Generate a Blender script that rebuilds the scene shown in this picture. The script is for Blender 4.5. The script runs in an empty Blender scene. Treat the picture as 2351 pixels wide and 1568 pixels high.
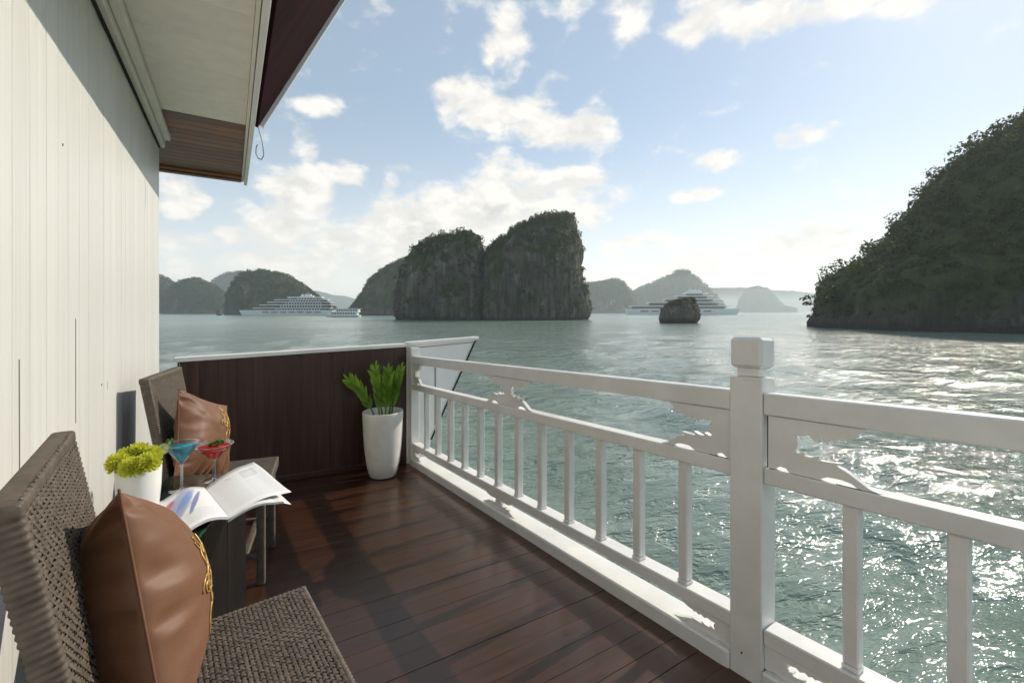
import bpy, bmesh, math, random
import numpy as np
from mathutils import Vector, noise, Matrix
random.seed(7); np.random.seed(7)
S = bpy.context.scene
C = S.collection
rad = math.radians

# ------------------------------------------------------------------ camera, sky, sun, exposure
F = 1015.0                       # focal length in units of a 2351 px wide frame
CAMZ = 4.2                       # metres above the water
cam_d = bpy.data.cameras.new('camera'); cam = bpy.data.objects.new('camera', cam_d); C.objects.link(cam)
cam.location = (0, 0, CAMZ); cam.rotation_euler = (rad(90), 0, 0)
cam_d.sensor_width = 36; cam_d.lens = F/2351*36; cam_d.shift_y = -68/2351
cam_d.clip_start = 0.02; cam_d.clip_end = 20000
S.camera = cam
SUN_AZ, SUN_EL = 49.0, 34.0      # degrees right of the view axis, above the horizon
S.view_settings.view_transform = 'Standard'; S.view_settings.look = 'None'
S.view_settings.gamma = 1; S.view_settings.exposure = 0.38
S.render.engine = 'CYCLES'
S.cycles.use_denoising = True
S.cycles.use_adaptive_sampling = True; S.cycles.adaptive_threshold = .025
S.cycles.max_bounces = 6; S.cycles.diffuse_bounces = 3; S.cycles.glossy_bounces = 3
S.cycles.transmission_bounces = 8; S.cycles.volume_bounces = 1; S.cycles.transparent_max_bounces = 8
S.cycles.sample_clamp_indirect = 6; S.cycles.caustics_reflective = False; S.cycles.caustics_refractive = False

sun_d = bpy.data.lights.new('sun', 'SUN'); sun = bpy.data.objects.new('sun', sun_d); C.objects.link(sun)
sun_d.energy = 2.9; sun_d.angle = rad(0.6); sun_d.color = (1.0, 0.915, 0.77)
sdir = Vector((math.sin(rad(SUN_AZ))*math.cos(rad(SUN_EL)), math.cos(rad(SUN_AZ))*math.cos(rad(SUN_EL)), math.sin(rad(SUN_EL))))
sun.rotation_euler = (-sdir).to_track_quat('-Z', 'Y').to_euler()
sun.location = sdir*60

W = bpy.data.worlds.new('World'); S.world = W; W.use_nodes = True
nt = W.node_tree; nt.nodes.clear()
class NB:
    """small node-building helper"""
    def __init__(s, tree): s.t = tree
    def n(s, typ, **kw):
        nd = s.t.nodes.new(typ)
        for k, v in kw.items(): setattr(nd, k, v)
        return nd
    def lk(s, a, b): s.t.links.new(a, b)
    def put(s, sock, v):
        if hasattr(v, 'is_output'): s.lk(v, sock)
        else: sock.default_value = v
    def m(s, op, a, b=0.0, c=0.0, clamp=False):
        nd = s.n('ShaderNodeMath', operation=op); nd.use_clamp = clamp
        s.put(nd.inputs[0], a); s.put(nd.inputs[1], b); s.put(nd.inputs[2], c)
        return nd.outputs[0]
    def vm(s, op, a, b=(0, 0, 0)):
        nd = s.n('ShaderNodeVectorMath', operation=op)
        s.put(nd.inputs[0], a); s.put(nd.inputs[1], b)
        return nd.outputs['Value'] if op in ('DOT_PRODUCT', 'LENGTH') else nd.outputs[0]
    def mr(s, v, a, b, c=0.0, d=1.0, smooth=False):
        nd = s.n('ShaderNodeMapRange'); nd.clamp = True
        if smooth: nd.interpolation_type = 'SMOOTHSTEP'
        s.put(nd.inputs[0], v)
        for i, q in enumerate((a, b, c, d)): nd.inputs[i+1].default_value = q
        return nd.outputs[0]
    def noise(s, vec, scale, detail=4, rough=0.55, dist=0.0):
        nd = s.n('ShaderNodeTexNoise')
        if vec is not None: s.put(nd.inputs['Vector'], vec)
        nd.inputs['Scale'].default_value = scale; nd.inputs['Detail'].default_value = detail
        nd.inputs['Roughness'].default_value = rough; nd.inputs['Distortion'].default_value = dist
        return nd.outputs['Fac']
    def mix(s, f, a, b, typ='MIX'):
        nd = s.n('ShaderNodeMix', data_type='RGBA', blend_type=typ)
        s.put(nd.inputs[0], f); s.put(nd.inputs[6], a if hasattr(a, 'is_output') else (*a, 1)[:4]); s.put(nd.inputs[7], b if hasattr(b, 'is_output') else (*b, 1)[:4])
        return nd.outputs[2]

b = NB(nt)
sky = b.n('ShaderNodeTexSky', sky_type='NISHITA'); sky.sun_disc = False
sky.sun_elevation = rad(SUN_EL); sky.sun_rotation = rad(SUN_AZ)
sky.air_density = 1.0; sky.dust_density = 0.25; sky.ozone_density = 0.35; sky.altitude = 0
tc = b.n('ShaderNodeTexCoord'); D = tc.outputs['Generated']
sep = b.n('ShaderNodeSeparateXYZ'); b.lk(D, sep.inputs[0])
az = b.m('ARCTAN2', sep.outputs[0], sep.outputs[1]); el = b.m('ARCSINE', sep.outputs[2])
# clouds: cumulus groups at their bearings and heights (radians), broken up by noise; stray ones everywhere else
blobs = [(1165,100,58,80,.95),(1450,30,60,60,.9),(1610,55,80,60,1.),(1720,40,130,60,1.),(1900,15,190,42,.9),(2080,0,110,25,.6),
 (1300,15,70,30,.55),(1070,225,85,45,1.05),(1160,265,130,52,1.0),(1310,300,100,60,1.1),(1240,270,90,48,.9),(1160,205,40,25,.5),
 (728,240,48,32,.85),(703,330,34,36,.8),(800,398,56,28,.9),(690,450,88,62,1.1),(645,520,85,42,1.0),(620,560,80,30,.8),
 (412,445,62,48,.95),(960,515,135,50,1.05),(1180,470,205,70,1.1),(1290,440,110,50,1.),(1135,400,60,52,.85),(1000,560,230,50,.9),
 (780,545,75,40,.95),(700,625,110,40,.8),(870,610,130,34,.75),(440,560,90,30,.75),(440,612,100,30,.7),(1650,367,66,28,.85),
 (1840,310,66,26,.8),(1895,285,40,14,.6),(1600,445,62,20,.7),(1850,555,140,42,1.0),(1930,540,70,32,.8),(1490,595,80,26,.65),(900,425,20,25,.5),
 (2200,640,140,26,.5),(520,600,60,20,.5),(620,590,120,26,.8),(1480,560,90,28,.6),(1620,610,150,30,.75),(560,545,70,30,.7),(740,585,90,30,.8)]
wn = b.n('ShaderNodeTexNoise'); b.lk(D, wn.inputs['Vector']); wn.inputs['Scale'].default_value = 8.0; wn.inputs['Detail'].default_value = 3
ae0 = b.n('ShaderNodeCombineXYZ'); b.lk(az, ae0.inputs[0]); b.lk(el, ae0.inputs[1])
aew = b.n('ShaderNodeVectorMath', operation='MULTIPLY_ADD'); b.lk(b.vm('SUBTRACT', wn.outputs['Color'], (.5, .5, .5)), aew.inputs[0])
aew.inputs[1].default_value = (.055, .045, 0); b.lk(ae0.outputs[0], aew.inputs[2])
acc = None
ae = aew
for (x, y, rx, ry, wgt) in blobs:
    t = (x-1175)/F; e = (716-y)/F
    a0 = math.atan(t); ca = math.cos(a0); e0 = math.atan(e*ca); ce = math.cos(e0)
    ra = 1.08*rx/F*ca*ca; re = 1.10*ry/F*ca*ce*ce
    q = b.n('ShaderNodeVectorMath', operation='MULTIPLY_ADD'); b.lk(ae.outputs[0], q.inputs[0])
    q.inputs[1].default_value = (1/ra, 1/re, 0); q.inputs[2].default_value = (-a0/ra, -e0/re, 0)
    d2 = b.vm('DOT_PRODUCT', q.outputs[0], q.outputs[0])
    wgt *= 1.18 if (y > 400 and x < 1400) else 1.0
    v = b.m('MULTIPLY_ADD', d2, -wgt*.62, wgt)
    acc = v if acc is None else b.m('SMOOTH_MAX', acc, v, .18)
stray = b.mr(b.noise(b.vm('ADD', D, (8.3, 2.2, 5.1)), 2.6, 4, .5), .60, .75, 0, .9)
inview = b.m('MULTIPLY', b.mr(b.m('ABSOLUTE', az), .80, .95, 0, 1), 1.0)
above = b.mr(el, .62, .78, 0, 1)
stray = b.m('MULTIPLY', stray, b.m('MAXIMUM', inview, above))
acc = b.m('MAXIMUM', b.m('MAXIMUM', acc, -.6), stray)
sv = b.vm('MULTIPLY', D, (1, 1, 1.7))
def bill(off):
    return b.noise(b.vm('ADD', sv, off), 13.0, 7, .56, .2)
n0 = bill((0, 0, 0)); ns = bill((sdir[0]*.035, sdir[1]*.035, .05))
dens = b.m('ADD', acc, b.m('MULTIPLY', b.m('SUBTRACT', n0, .5), 2.7))
mask = b.m('MULTIPLY', b.mr(dens, .14, .95, 0, 1, True), .95)
lit = b.mr(b.m('SUBTRACT', n0, ns), -.09, .12, 0, 1)
thick = b.mr(dens, .7, 2.4, 0, 1)
shade = b.m('MULTIPLY', b.m('SUBTRACT', 1.0, lit), b.m('MULTIPLY_ADD', thick, .75, .30))
ccol = b.mix(shade, (6.9, 6.65, 6.2), (3.9, 3.9, 3.85))
skyc = b.mix(.50, sky.outputs[0], (3.35, 4.05, 4.45))
veil = b.m('POWER', b.mr(el, .0, .46, 1, 0), 2.0)
sunside = b.mr(b.vm('DOT_PRODUCT', D, tuple(sdir)), -.2, .9, .55, 1.0)
skyc = b.mix(b.m('MULTIPLY', veil, b.m('MULTIPLY', sunside, .95)), skyc, (7.9, 7.5, 6.85))
final = b.mix(mask, skyc, ccol)
bg = b.n('ShaderNodeBackground'); bg.inputs['Strength'].default_value = 0.12
W.cycles.sampling_method = 'MANUAL'; W.cycles.sample_map_resolution = 256
b.lk(final, bg.inputs['Color'])
wo = b.n('ShaderNodeOutputWorld'); b.lk(bg.outputs[0], wo.inputs['Surface'])

# ------------------------------------------------------------------ helpers
def at(px, py, Y):               # a photo bearing at a chosen distance
    return Vector(((px-1175)/F*Y, Y, CAMZ+(716-py)/F*Y))
def deckz(x, y): return CAMZ - 1.10 - .027*x - .068*y
def new_mesh(name, verts, faces, mat=None, smooth=False):
    me = bpy.data.meshes.new(name); me.from_pydata([tuple(v) for v in verts], [], faces); me.validate(); me.update()
    if mat: me.materials.append(mat)
    if smooth:
        me.polygons.foreach_set('use_smooth', [True]*len(me.polygons))
    return me
def obj(name, me, parent=None, loc=(0, 0, 0)):
    o = bpy.data.objects.new(name, me); C.objects.link(o); o.location = loc
    if parent: o.parent = parent
    return o
def tag(o, label=None, cat=None, group=None, kind=None):
    for k, v in (('label', label), ('category', cat), ('group', group), ('kind', kind)):
        if v: o[k] = v
    return o
def thing(name, loc, label, cat, group=None, rotz=0):
    o = bpy.data.objects.new(name, None); C.objects.link(o); o.location = loc; o.rotation_euler = (0, 0, rotz)
    o.empty_display_size = .1
    return tag(o, label, cat, group)
def box(x0, x1, y0, y1, z0, z1, bev=0.0, seg=1):
    bm = bmesh.new()
    bmesh.ops.create_cube(bm, size=1)
    for v in bm.verts:
        v.co = Vector(((x0+x1)/2+v.co.x*(x1-x0), (y0+y1)/2+v.co.y*(y1-y0), (z0+z1)/2+v.co.z*(z1-z0)))
    if bev > 0:
        bmesh.ops.bevel(bm, geom=list(bm.edges), offset=bev, segments=seg, profile=.5, affect='EDGES')
    bm.verts.index_update()
    vs = [v.co.copy() for v in bm.verts]; fs = [[v.index for v in f.verts] for f in bm.faces]
    bm.free(); return vs, fs
def join(*parts):
    V, Fc = [], []
    for vs, fs in parts:
        o = len(V); V += list(vs); Fc += [[i+o for i in f] for f in fs]
    return V, Fc
def mapv(part, fn): return [fn(v) for v in part[0]], part[1]
def extrude_poly(pts, z0, z1):   # pts (x,y) outline -> slab in z
    n = len(pts)
    vs = [Vector((x, y, z0)) for x, y in pts]+[Vector((x, y, z1)) for x, y in pts]
    fs = [list(range(n))[::-1], list(range(n, 2*n))]
    fs += [[i, (i+1) % n, n+(i+1) % n, n+i] for i in range(n)]
    return vs, fs
def lathe(profile, seg=32, sx=1, sy=1):
    vs, fs = [], []
    for r, z in profile:
        for k in range(seg):
            a = 2*math.pi*k/seg; vs.append(Vector((r*math.cos(a)*sx, r*math.sin(a)*sy, z)))
    for i in range(len(profile)-1):
        for k in range(seg):
            k2 = (k+1) % seg; fs.append([i*seg+k, i*seg+k2, (i+1)*seg+k2, (i+1)*seg+k])
    return vs, fs
def tube(path, r, seg=8, closed=False):
    path = [Vector(p) for p in path]; n = len(path); vs, fs = [], []
    prev = None
    for i, p in enumerate(path):
        t = (path[(i+1) % n if closed else min(i+1, n-1)]-path[(i-1) if (closed or i > 0) else 0]).normalized()
        if prev is None:
            a = t.orthogonal().normalized()
        else:
            a = (prev - t*prev.dot(t)).normalized()
        prev = a; c = t.cross(a)
        rr = r[i] if isinstance(r, (list, tuple)) else r
        for k in range(seg):
            q = 2*math.pi*k/seg; vs.append(p+a*(rr*math.cos(q))+c*(rr*math.sin(q)))
    for i in range(n if closed else n-1):
        j = (i+1) % n
        for k in range(seg):
            k2 = (k+1) % seg; fs.append([i*seg+k, i*seg+k2, j*seg+k2, j*seg+k])
    if not closed:
        fs.append(list(range(seg))[::-1]); fs.append([(n-1)*seg+k for k in range(seg)])
    return vs, fs

# ------------------------------------------------------------------ materials
def base_mat(name):
    m = bpy.data.materials.new(name); m.use_nodes = True
    t = m.node_tree; bs = t.nodes['Principled BSDF']
    return m, NB(t), bs
def pmat(name, col, rough=.5, var=.12, vscale=6.0, stretch=(1, 1, 1), rotz=0, bump=0.0, bscale=None, spec=.5, rnd=0.0, coat=0.0, detail=5, dark=None, **kw):
    m, n, bs = base_mat(name)
    tcn = n.n('ShaderNodeTexCoord'); mp = n.n('ShaderNodeMapping')
    n.lk(tcn.outputs['Object'], mp.inputs[0]); mp.inputs['Rotation'].default_value = (0, 0, rotz)
    sc = n.vm('MULTIPLY', mp.outputs[0], stretch)
    oi = n.n('ShaderNodeObjectInfo')
    sc = n.vm('ADD', sc, n.vm('MULTIPLY', (37.0, 19.0, 23.0), n.n('ShaderNodeCombineXYZ').outputs[0])) if False else sc
    cx = n.n('ShaderNodeCombineXYZ')
    for i in range(3): n.lk(n.m('MULTIPLY', oi.outputs['Random'], 31.0+7*i), cx.inputs[i])
    sc = n.vm('ADD', sc, cx.outputs[0])
    f = n.noise(sc, vscale, detail, .6)
    lo = dark if dark else tuple(c*(1-var*2.2) for c in col)
    hi = tuple(min(1, c*(1+var)) for c in col)
    c = n.mix(n.mr(f, .30, .70), lo, hi)
    if rnd > 0:
        k = n.m('MULTIPLY_ADD', oi.outputs['Random'], 2*rnd, 1-rnd)
        cc = n.n('ShaderNodeCombineColor')
        for i in range(3): n.lk(k, cc.inputs[i])
        c = n.mix(1.0, c, cc.outputs[0], 'MULTIPLY')
    n.lk(c, bs.inputs['Base Color'])
    n.lk(n.mr(f, .25, .75, max(0.02, rough-.08), min(1, rough+.08)), bs.inputs['Roughness'])
    bs.inputs['Specular IOR Level'].default_value = spec
    if coat: bs.inputs['Coat Weight'].default_value = coat; bs.inputs['Coat Roughness'].default_value = .12
    if bump > 0:
        bp = n.n('ShaderNodeBump'); bp.inputs['Strength'].default_value = 1.0; bp.inputs['Distance'].default_value = bump
        n.lk(n.noise(sc, bscale or vscale*2, 4, .6), bp.inputs['Height']); n.lk(bp.outputs[0], bs.inputs['Normal'])
    for k, v in kw.items(): bs.inputs[k].default_value = v
    return m
def leaf_mat(name, ca, cb, trans=.4, rough=.5):
    m, n, bs = base_mat(name)
    geo = n.n('ShaderNodeNewGeometry'); tcn = n.n('ShaderNodeTexCoord')
    big = n.noise(tcn.outputs['Object'], .12, 3)
    f = n.m('ADD', n.m('MULTIPLY', geo.outputs['Random Per Island'], .55), n.mr(big, .35, .65, 0, .45))
    c = n.mix(f, ca, cb); n.lk(c, bs.inputs['Base Color']); bs.inputs['Roughness'].default_value = rough
    bs.inputs['Specular IOR Level'].default_value = .25
    tr = n.n('ShaderNodeBsdfTranslucent'); n.lk(c, tr.inputs[0])
    mx = n.n('ShaderNodeMixShader'); mx.inputs[0].default_value = trans
    n.lk(bs.outputs[0], mx.inputs[1]); n.lk(tr.outputs[0], mx.inputs[2])
    n.lk(mx.outputs[0], n.t.nodes['Material Output'].inputs['Surface'])
    return m

VANG = math.atan2(.568, .823)    # bearing of the deck planks
M = {}
M['wall'] = pmat('cream_wall_paint', (.71, .702, .665), .40, .04, 3.0, (42, 42, .35), 0, .0012, 3.0, .4, .03)
M['soffit'] = pmat('cream_soffit_paint', (.82, .79, .71), .5, .04, 2.0, (6, 6, 6), 0, .0008, 3, .4, .04)
M['white'] = pmat('white_rail_paint', (.82, .81, .78), .36, .05, 5.0, (1, 1, 1), 0, .0012, 14, .45, .02)
M['white_wing'] = pmat('white_panel_paint', (.78, .78, .78), .4, .03, 4.0)
M['deck'] = pmat('varnished_deck_plank', (.042, .0175, .0088), .34, .22, 2.2, (1, 22, 22), -VANG, .0003, 3.0, .5, .10, .50)
M['deck'].node_tree.nodes['Principled BSDF'].inputs['Coat Tint'].default_value = (1, .80, .64, 1)
M['deck'].node_tree.nodes['Principled BSDF'].inputs['Coat Roughness'].default_value = .26
M['deck'].node_tree.nodes['Principled BSDF'].inputs['Specular Tint'].default_value = (1, .78, .62, 1)
M['bulk'] = pmat('dark_bulkhead_wood', (.056, .025, .016), .34, .22, 2.0, (14, 14, .8), 0, .0004, 3.0, .45, .10)
M['brown'] = pmat('brown_soffit_wood', (.24, .105, .055), .4, .25, 2.0, (3, 16, 16), -VANG, .0008, 3, .4, .25)
M['purple'] = pmat('dark_plum_panel_paint', (.024, .006, .007), .8, .2, 2.0, (9, 9, 1), 0, .0004, 4, .03, .3)
M['black'] = pmat('black_rubber', (.012, .012, .013), .5, .1)
M['crack'] = pmat('old_paint_crack', (.26, .24, .20), .8, .2)
M['gap'] = pmat('dark_seam', (.03, .026, .022), .8, .1)
M['wicker'] = pmat('brown_grey_wicker', (.135, .108, .084), .52, .18, 40.0, (1, 1, 1), 0, .0004, 200, .35, .05)
M['wicker_dark'] = pmat('dark_chair_backing', (.03, .024, .02), .8, .1)
M['table'] = pmat('dark_stained_table_wood', (.012, .010, .009), .35, .25, 3.0, (14, 14, 1), 0, .0005, 4, .4, .1)
M['pot'] = pmat('white_glazed_ceramic', (.78, .755, .70), .30, .015, 3.0, spec=.5)
M['vase'] = pmat('white_vase_ceramic', (.82, .81, .76), .35, .02, 5.0)
M['soil'] = pmat('dark_soil', (.03, .022, .015), .95, .3, 30, bump=.01, bscale=40)
M['zz'] = leaf_mat('glossy_green_leaf', (.035, .12, .012), (.22, .38, .035), .30, .22)
M['stalk'] = pmat('green_stalk', (.10, .19, .04), .45, .15, 20)
M['bloom'] = leaf_mat('yellow_green_petal', (.46, .50, .03), (.85, .84, .14), .35, .6)
M['gold'] = pmat('gold_thread', (.62, .38, .12), .38, .15, 60, spec=.6, Metallic=.35)
M['paper'] = pmat('magazine_page_edge', (.80, .79, .77), .5, .05, 80)
M['lime'] = pmat('lime_flesh', (.62, .66, .25), .4, .15, 60)
M['limepeel'] = pmat('lime_peel', (.15, .30, .04), .4, .15, 60)
M['mint'] = leaf_mat('mint_leaf', (.05, .12, .02), (.16, .26, .06), .3)
M['shipwhite'] = pmat('ship_white_paint', (.80, .80, .80), .4, .02, .2)
M['shipglass'] = pmat('ship_dark_glass', (.02, .03, .035), .15, .1, .2)
M['cable'] = pmat('grey_cable', (.35, .34, .32), .5, .1)
M['metal'] = pmat('dull_steel', (.45, .44, .42), .35, .1, Metallic=1.0)

def satin():
    m, n, bs = base_mat('brown_satin')
    tcn = n.n('ShaderNodeTexCoord')
    f = n.noise(tcn.outputs['Object'], 7, 4)
    n.lk(n.mix(n.mr(f, .3, .7), (.155, .068, .034), (.195, .088, .046)), bs.inputs['Base Color'])
    bs.inputs['Roughness'].default_value = .52
    bs.inputs['Sheen Weight'].default_value = .45; bs.inputs['Sheen Roughness'].default_value = .35
    bs.inputs['Sheen Tint'].default_value = (.85, .48, .28, 1)
    bs.inputs['Specular IOR Level'].default_value = .38
    w = n.n('ShaderNodeTexWave'); w.inputs['Scale'].default_value = 260; w.inputs['Distortion'].default_value = 1
    n.lk(tcn.outputs['Object'], w.inputs[0])
    nz = n.noise(n.vm('MULTIPLY', tcn.outputs['Object'], (3, 3, 6)), 2.2, 2, .4)
    cr_ = n.noise(n.vm('MULTIPLY', tcn.outputs['Object'], (2, 2, 7)), 4.5, 3, .5, .8)
    cr_ = n.m('SUBTRACT', 1.0, n.mr(n.m('ABSOLUTE', n.m('SUBTRACT', cr_, .5)), 0, .06))
    nz = n.m('ADD', nz, n.m('MULTIPLY', cr_, -.012)); nz = n.m('ADD', nz, n.m('MULTIPLY', w.outputs['Fac'], .012))
    bp = n.n('ShaderNodeBump'); bp.inputs['Distance'].default_value = .010; bp.inputs['Strength'].default_value = .6
    n.lk(nz, bp.inputs['Height']); n.lk(bp.outputs[0], bs.inputs['Normal'])
    return m
M['satin'] = satin()
def glassm(name, col=(1, 1, 1), rough=0.0, ior=1.45):
    m, n, bs = base_mat(name)
    bs.inputs['Base Color'].default_value = (*col, 1); bs.inputs['Roughness'].default_value = rough
    bs.inputs['IOR'].default_value = ior; bs.inputs['Transmission Weight'].default_value = 1
    return m
def thin_glass(nm='clear_glass', k0=.05):
    m = bpy.data.materials.new(nm); m.use_nodes = True; n = NB(m.node_tree); m.node_tree.nodes.remove(m.node_tree.nodes['Principled BSDF'])
    fr = n.n('ShaderNodeLayerWeight'); fr.inputs[0].default_value = .5
    tr = n.n('ShaderNodeBsdfTransparent'); tr.inputs[0].default_value = (.96, .97, .97, 1); gl = n.n('ShaderNodeBsdfGlossy'); gl.inputs['Roughness'].default_value = .03
    mx = n.n('ShaderNodeMixShader'); n.lk(n.m('MULTIPLY_ADD', n.m('POWER', fr.outputs['Facing'], 2.6), .70, k0), mx.inputs[0]); n.lk(tr.outputs[0], mx.inputs[1]); n.lk(gl.outputs[0], mx.inputs[2])
    n.lk(mx.outputs[0], m.node_tree.nodes['Material Output'].inputs['Surface']); return m
M['glass'] = thin_glass('clear_glass', .06); M['glass_thick'] = thin_glass('thick_glass', .34)
def liquid(name, col):
    m, n, bs = base_mat(name)
    bs.inputs['Base Color'].default_value = (*col, 1); bs.inputs['Roughness'].default_value = .08
    tr = n.n('ShaderNodeBsdfTranslucent'); tr.inputs[0].default_value = (*col, 1); mx = n.n('ShaderNodeMixShader'); mx.inputs[0].default_value = .35
    n.lk(bs.outputs[0], mx.inputs[1]); n.lk(tr.outputs[0], mx.inputs[2])
    tp = n.n('ShaderNodeBsdfTransparent'); tp.inputs[0].default_value = (*[min(1, .25+c*.95) for c in col], 1)
    m2 = n.n('ShaderNodeMixShader'); m2.inputs[0].default_value = .5; n.lk(mx.outputs[0], m2.inputs[1]); n.lk(tp.outputs[0], m2.inputs[2])
    n.lk(m2.outputs[0], m.node_tree.nodes['Material Output'].inputs['Surface'])
    return m
M['blue'] = liquid('blue_drink', (.02, .72, .95)); M['red'] = liquid('red_drink', (.90, .03, .05))
def glass_top():
    m, n, bs = base_mat('green_tinted_table_glass')
    bs.inputs['Base Color'].default_value = (.012, .020, .016, 1); bs.inputs['Roughness'].default_value = .06
    return m
M['gtop'] = glass_top()
def glass_edge():
    m, n, bs = base_mat('green_glass_edge')
    bs.inputs['Base Color'].default_value = (.01, .085, .04, 1); bs.inputs['Roughness'].default_value = .15
    return m
M['gedge'] = glass_edge()

def rock_mat(name, veg=0.5, vscale=.05, hscale=.5, tone=1.0):
    """grey limestone with vertical staining and patches of scrub on flatter ground and in clefts"""
    m, n, bs = base_mat(name)
    tcn = n.n('ShaderNodeTexCoord'); O = tcn.outputs['Object']
    geo = n.n('ShaderNodeNewGeometry'); sp = n.n('ShaderNodeSeparateXYZ'); n.lk(geo.outputs['Normal'], sp.inputs[0])
    po = n.n('ShaderNodeSeparateXYZ'); n.lk(O, po.inputs[0])
    st = n.noise(n.vm('MULTIPLY', O, (1, 1, .13)), hscale, 8, .68)
    st2 = n.noise(n.vm('MULTIPLY', O, (1, 1, .35)), hscale*.3, 5, .6)
    rock = n.mix(n.mr(st, .34, .68), (.024, .023, .021), (.20, .188, .168))
    pale = n.noise(n.vm('MULTIPLY', O, (1, 1, .55)), hscale*.22, 5, .62)
    rock = n.mix(n.m('MULTIPLY', n.mr(pale, .50, .66), n.mr(st, .38, .6)), rock, (.30, .28, .245))
    rock = n.mix(n.mr(st2, .42, .62), n.mix(.5, rock, (.075, .07, .06)), rock)
    warm = n.noise(O, hscale*.2, 4, .6)
    rock = n.mix(n.m('MULTIPLY', n.mr(warm, .5, .7), .35), rock, (.20, .14, .09))
    rock = n.mix(1.0, rock, (tone, tone*.97, tone*.92), 'MULTIPLY')
    tide = n.mr(po.outputs[2], .3, 2.2)
    rock = n.mix(tide, (.035, .032, .03), rock)
    vn = n.noise(O, vscale, 6, .62)
    vf = n.m('ADD', n.m('MULTIPLY', sp.outputs[2], .65), n.m('MULTIPLY', n.m('SUBTRACT', vn, .5), 2.6))
    vf = n.mr(n.m('ADD', vf, veg-.5), .15, .35)
    vf = n.m('MULTIPLY', vf, n.mr(po.outputs[2], 2.5, 9))
    gn = n.noise(O, hscale*1.2, 5, .6)
    green = n.mix(n.mr(gn, .3, .7), (.022, .032, .011), (.070, .085, .026))
    n.lk(n.mix(vf, rock, green), bs.inputs['Base Color'])
    bs.inputs['Roughness'].default_value = .9; bs.inputs['Specular IOR Level'].default_value = .2
    bp = n.n('ShaderNodeBump'); bp.inputs['Distance'].default_value = .5/hscale*.9; bp.inputs['Strength'].default_value = 1
    n.lk(n.m('ADD', st, n.m('MULTIPLY', gn, .5)), bp.inputs['Height']); n.lk(bp.outputs[0], bs.inputs['Normal'])
    return m
M['rock'] = rock_mat('limestone_cliff', .46, .06, .45, .85)
M['rock_green'] = rock_mat('wooded_limestone', .80, .05, .45, .55)
M['rock_far'] = rock_mat('distant_limestone', .78, .02, .15)
M['rock_small'] = rock_mat('islet_limestone', .30, .25, 1.2)
M['scrub'] = leaf_mat('hillside_scrub', (.014, .024, .007), (.105, .125, .026), .42, .7)

# ------------------------------------------------------------------ water
def water_mat():
    m, n, bs = base_mat('sea_water')
    tcn = n.n('ShaderNodeTexCoord'); O = tcn.outputs['Object']
    mp = n.n('ShaderNodeMapping'); mp.inputs['Rotation'].default_value = (0, 0, rad(-18)); n.lk(O, mp.inputs[0])
    P = n.vm('MULTIPLY', mp.outputs[0], (.50, 1.0, 1.0))
    big = n.noise(P, .05, 3, .5)
    n.lk(n.mix(n.mr(big, .35, .65), (.165, .220, .178), (.200, .255, .208)), bs.inputs['Base Color'])
    dist = n.vm('LENGTH', O); farf = n.mr(dist, 12, 260)
    n.lk(n.m('MULTIPLY_ADD', farf, .20, .055), bs.inputs['Roughness']); bs.inputs['IOR'].default_value = 1.42
    h1 = n.noise(P, .60, 3, .55, .25); h2 = n.noise(P, 2.4, 4, .62, .2); h3 = n.noise(P, 8.0, 3, .6, .1)
    r2 = n.m('SUBTRACT', 1.0, n.m('ABSOLUTE', n.m('MULTIPLY_ADD', h2, 2.0, -1.0)))
    gust = n.mr(n.noise(O, .035, 3, .5), .3, .7, .55, 1.15)
    h = n.m('MULTIPLY_ADD', h1, .60, n.m('MULTIPLY_ADD', r2, .16, n.m('MULTIPLY_ADD', h2, .30, n.m('MULTIPLY', h3, .075))))
    bp = n.n('ShaderNodeBump'); bp.inputs['Strength'].default_value = 1.0; bp.inputs['Distance'].default_value = .66
    n.lk(n.m('MULTIPLY', n.m('MULTIPLY', h, gust), n.m('MULTIPLY_ADD', farf, -.42, 1.0)), bp.inputs['Height']); n.lk(bp.outputs[0], bs.inputs['Normal'])
    return m
M['water'] = water_mat()
def water():
    nr, na = 230, 380; R0, R1 = 1.2, 5800.0
    r = R0*(R1/R0)**(np.arange(nr)/(nr-1.0)); a = np.arange(na)/na*2*np.pi
    rr, aa = np.meshgrid(r, a, indexing='ij'); x = rr*np.sin(aa); y = rr*np.cos(aa); z = np.zeros_like(x)
    rs = np.random.RandomState(3)
    for k in range(26):
        lam = 1.1*1.20**k; 
        if lam > 14: lam = rs.uniform(1.5, 9)
        th = rad(-18)+rs.normal(0, .55)+math.pi/2; amp = .0080*lam**.80; ph = rs.uniform(0, 6.28)
        fade = np.clip(lam/(rr*.0371*2.2)-.5, 0, 1)
        z += amp*np.sin(2*np.pi/lam*(x*math.cos(th)+y*math.sin(th))+ph)*fade
    V = np.stack([x, y, z], -1).reshape(-1, 3)
    idx = np.arange(nr*na).reshape(nr, na); i2 = np.roll(idx, -1, 1)
    fc = np.stack([idx[:-1], idx[1:], i2[1:], i2[:-1]], -1).reshape(-1, 4)
    Vl = V.tolist()+[[0, 0, 0]]; fl = fc.tolist()+[[nr*na, int(idx[0, k]), int(i2[0, k])] for k in range(na)]
    o = obj('water', new_mesh('water', Vl, fl, M['water'], True)); tag(o, kind='structure')
water()

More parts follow.
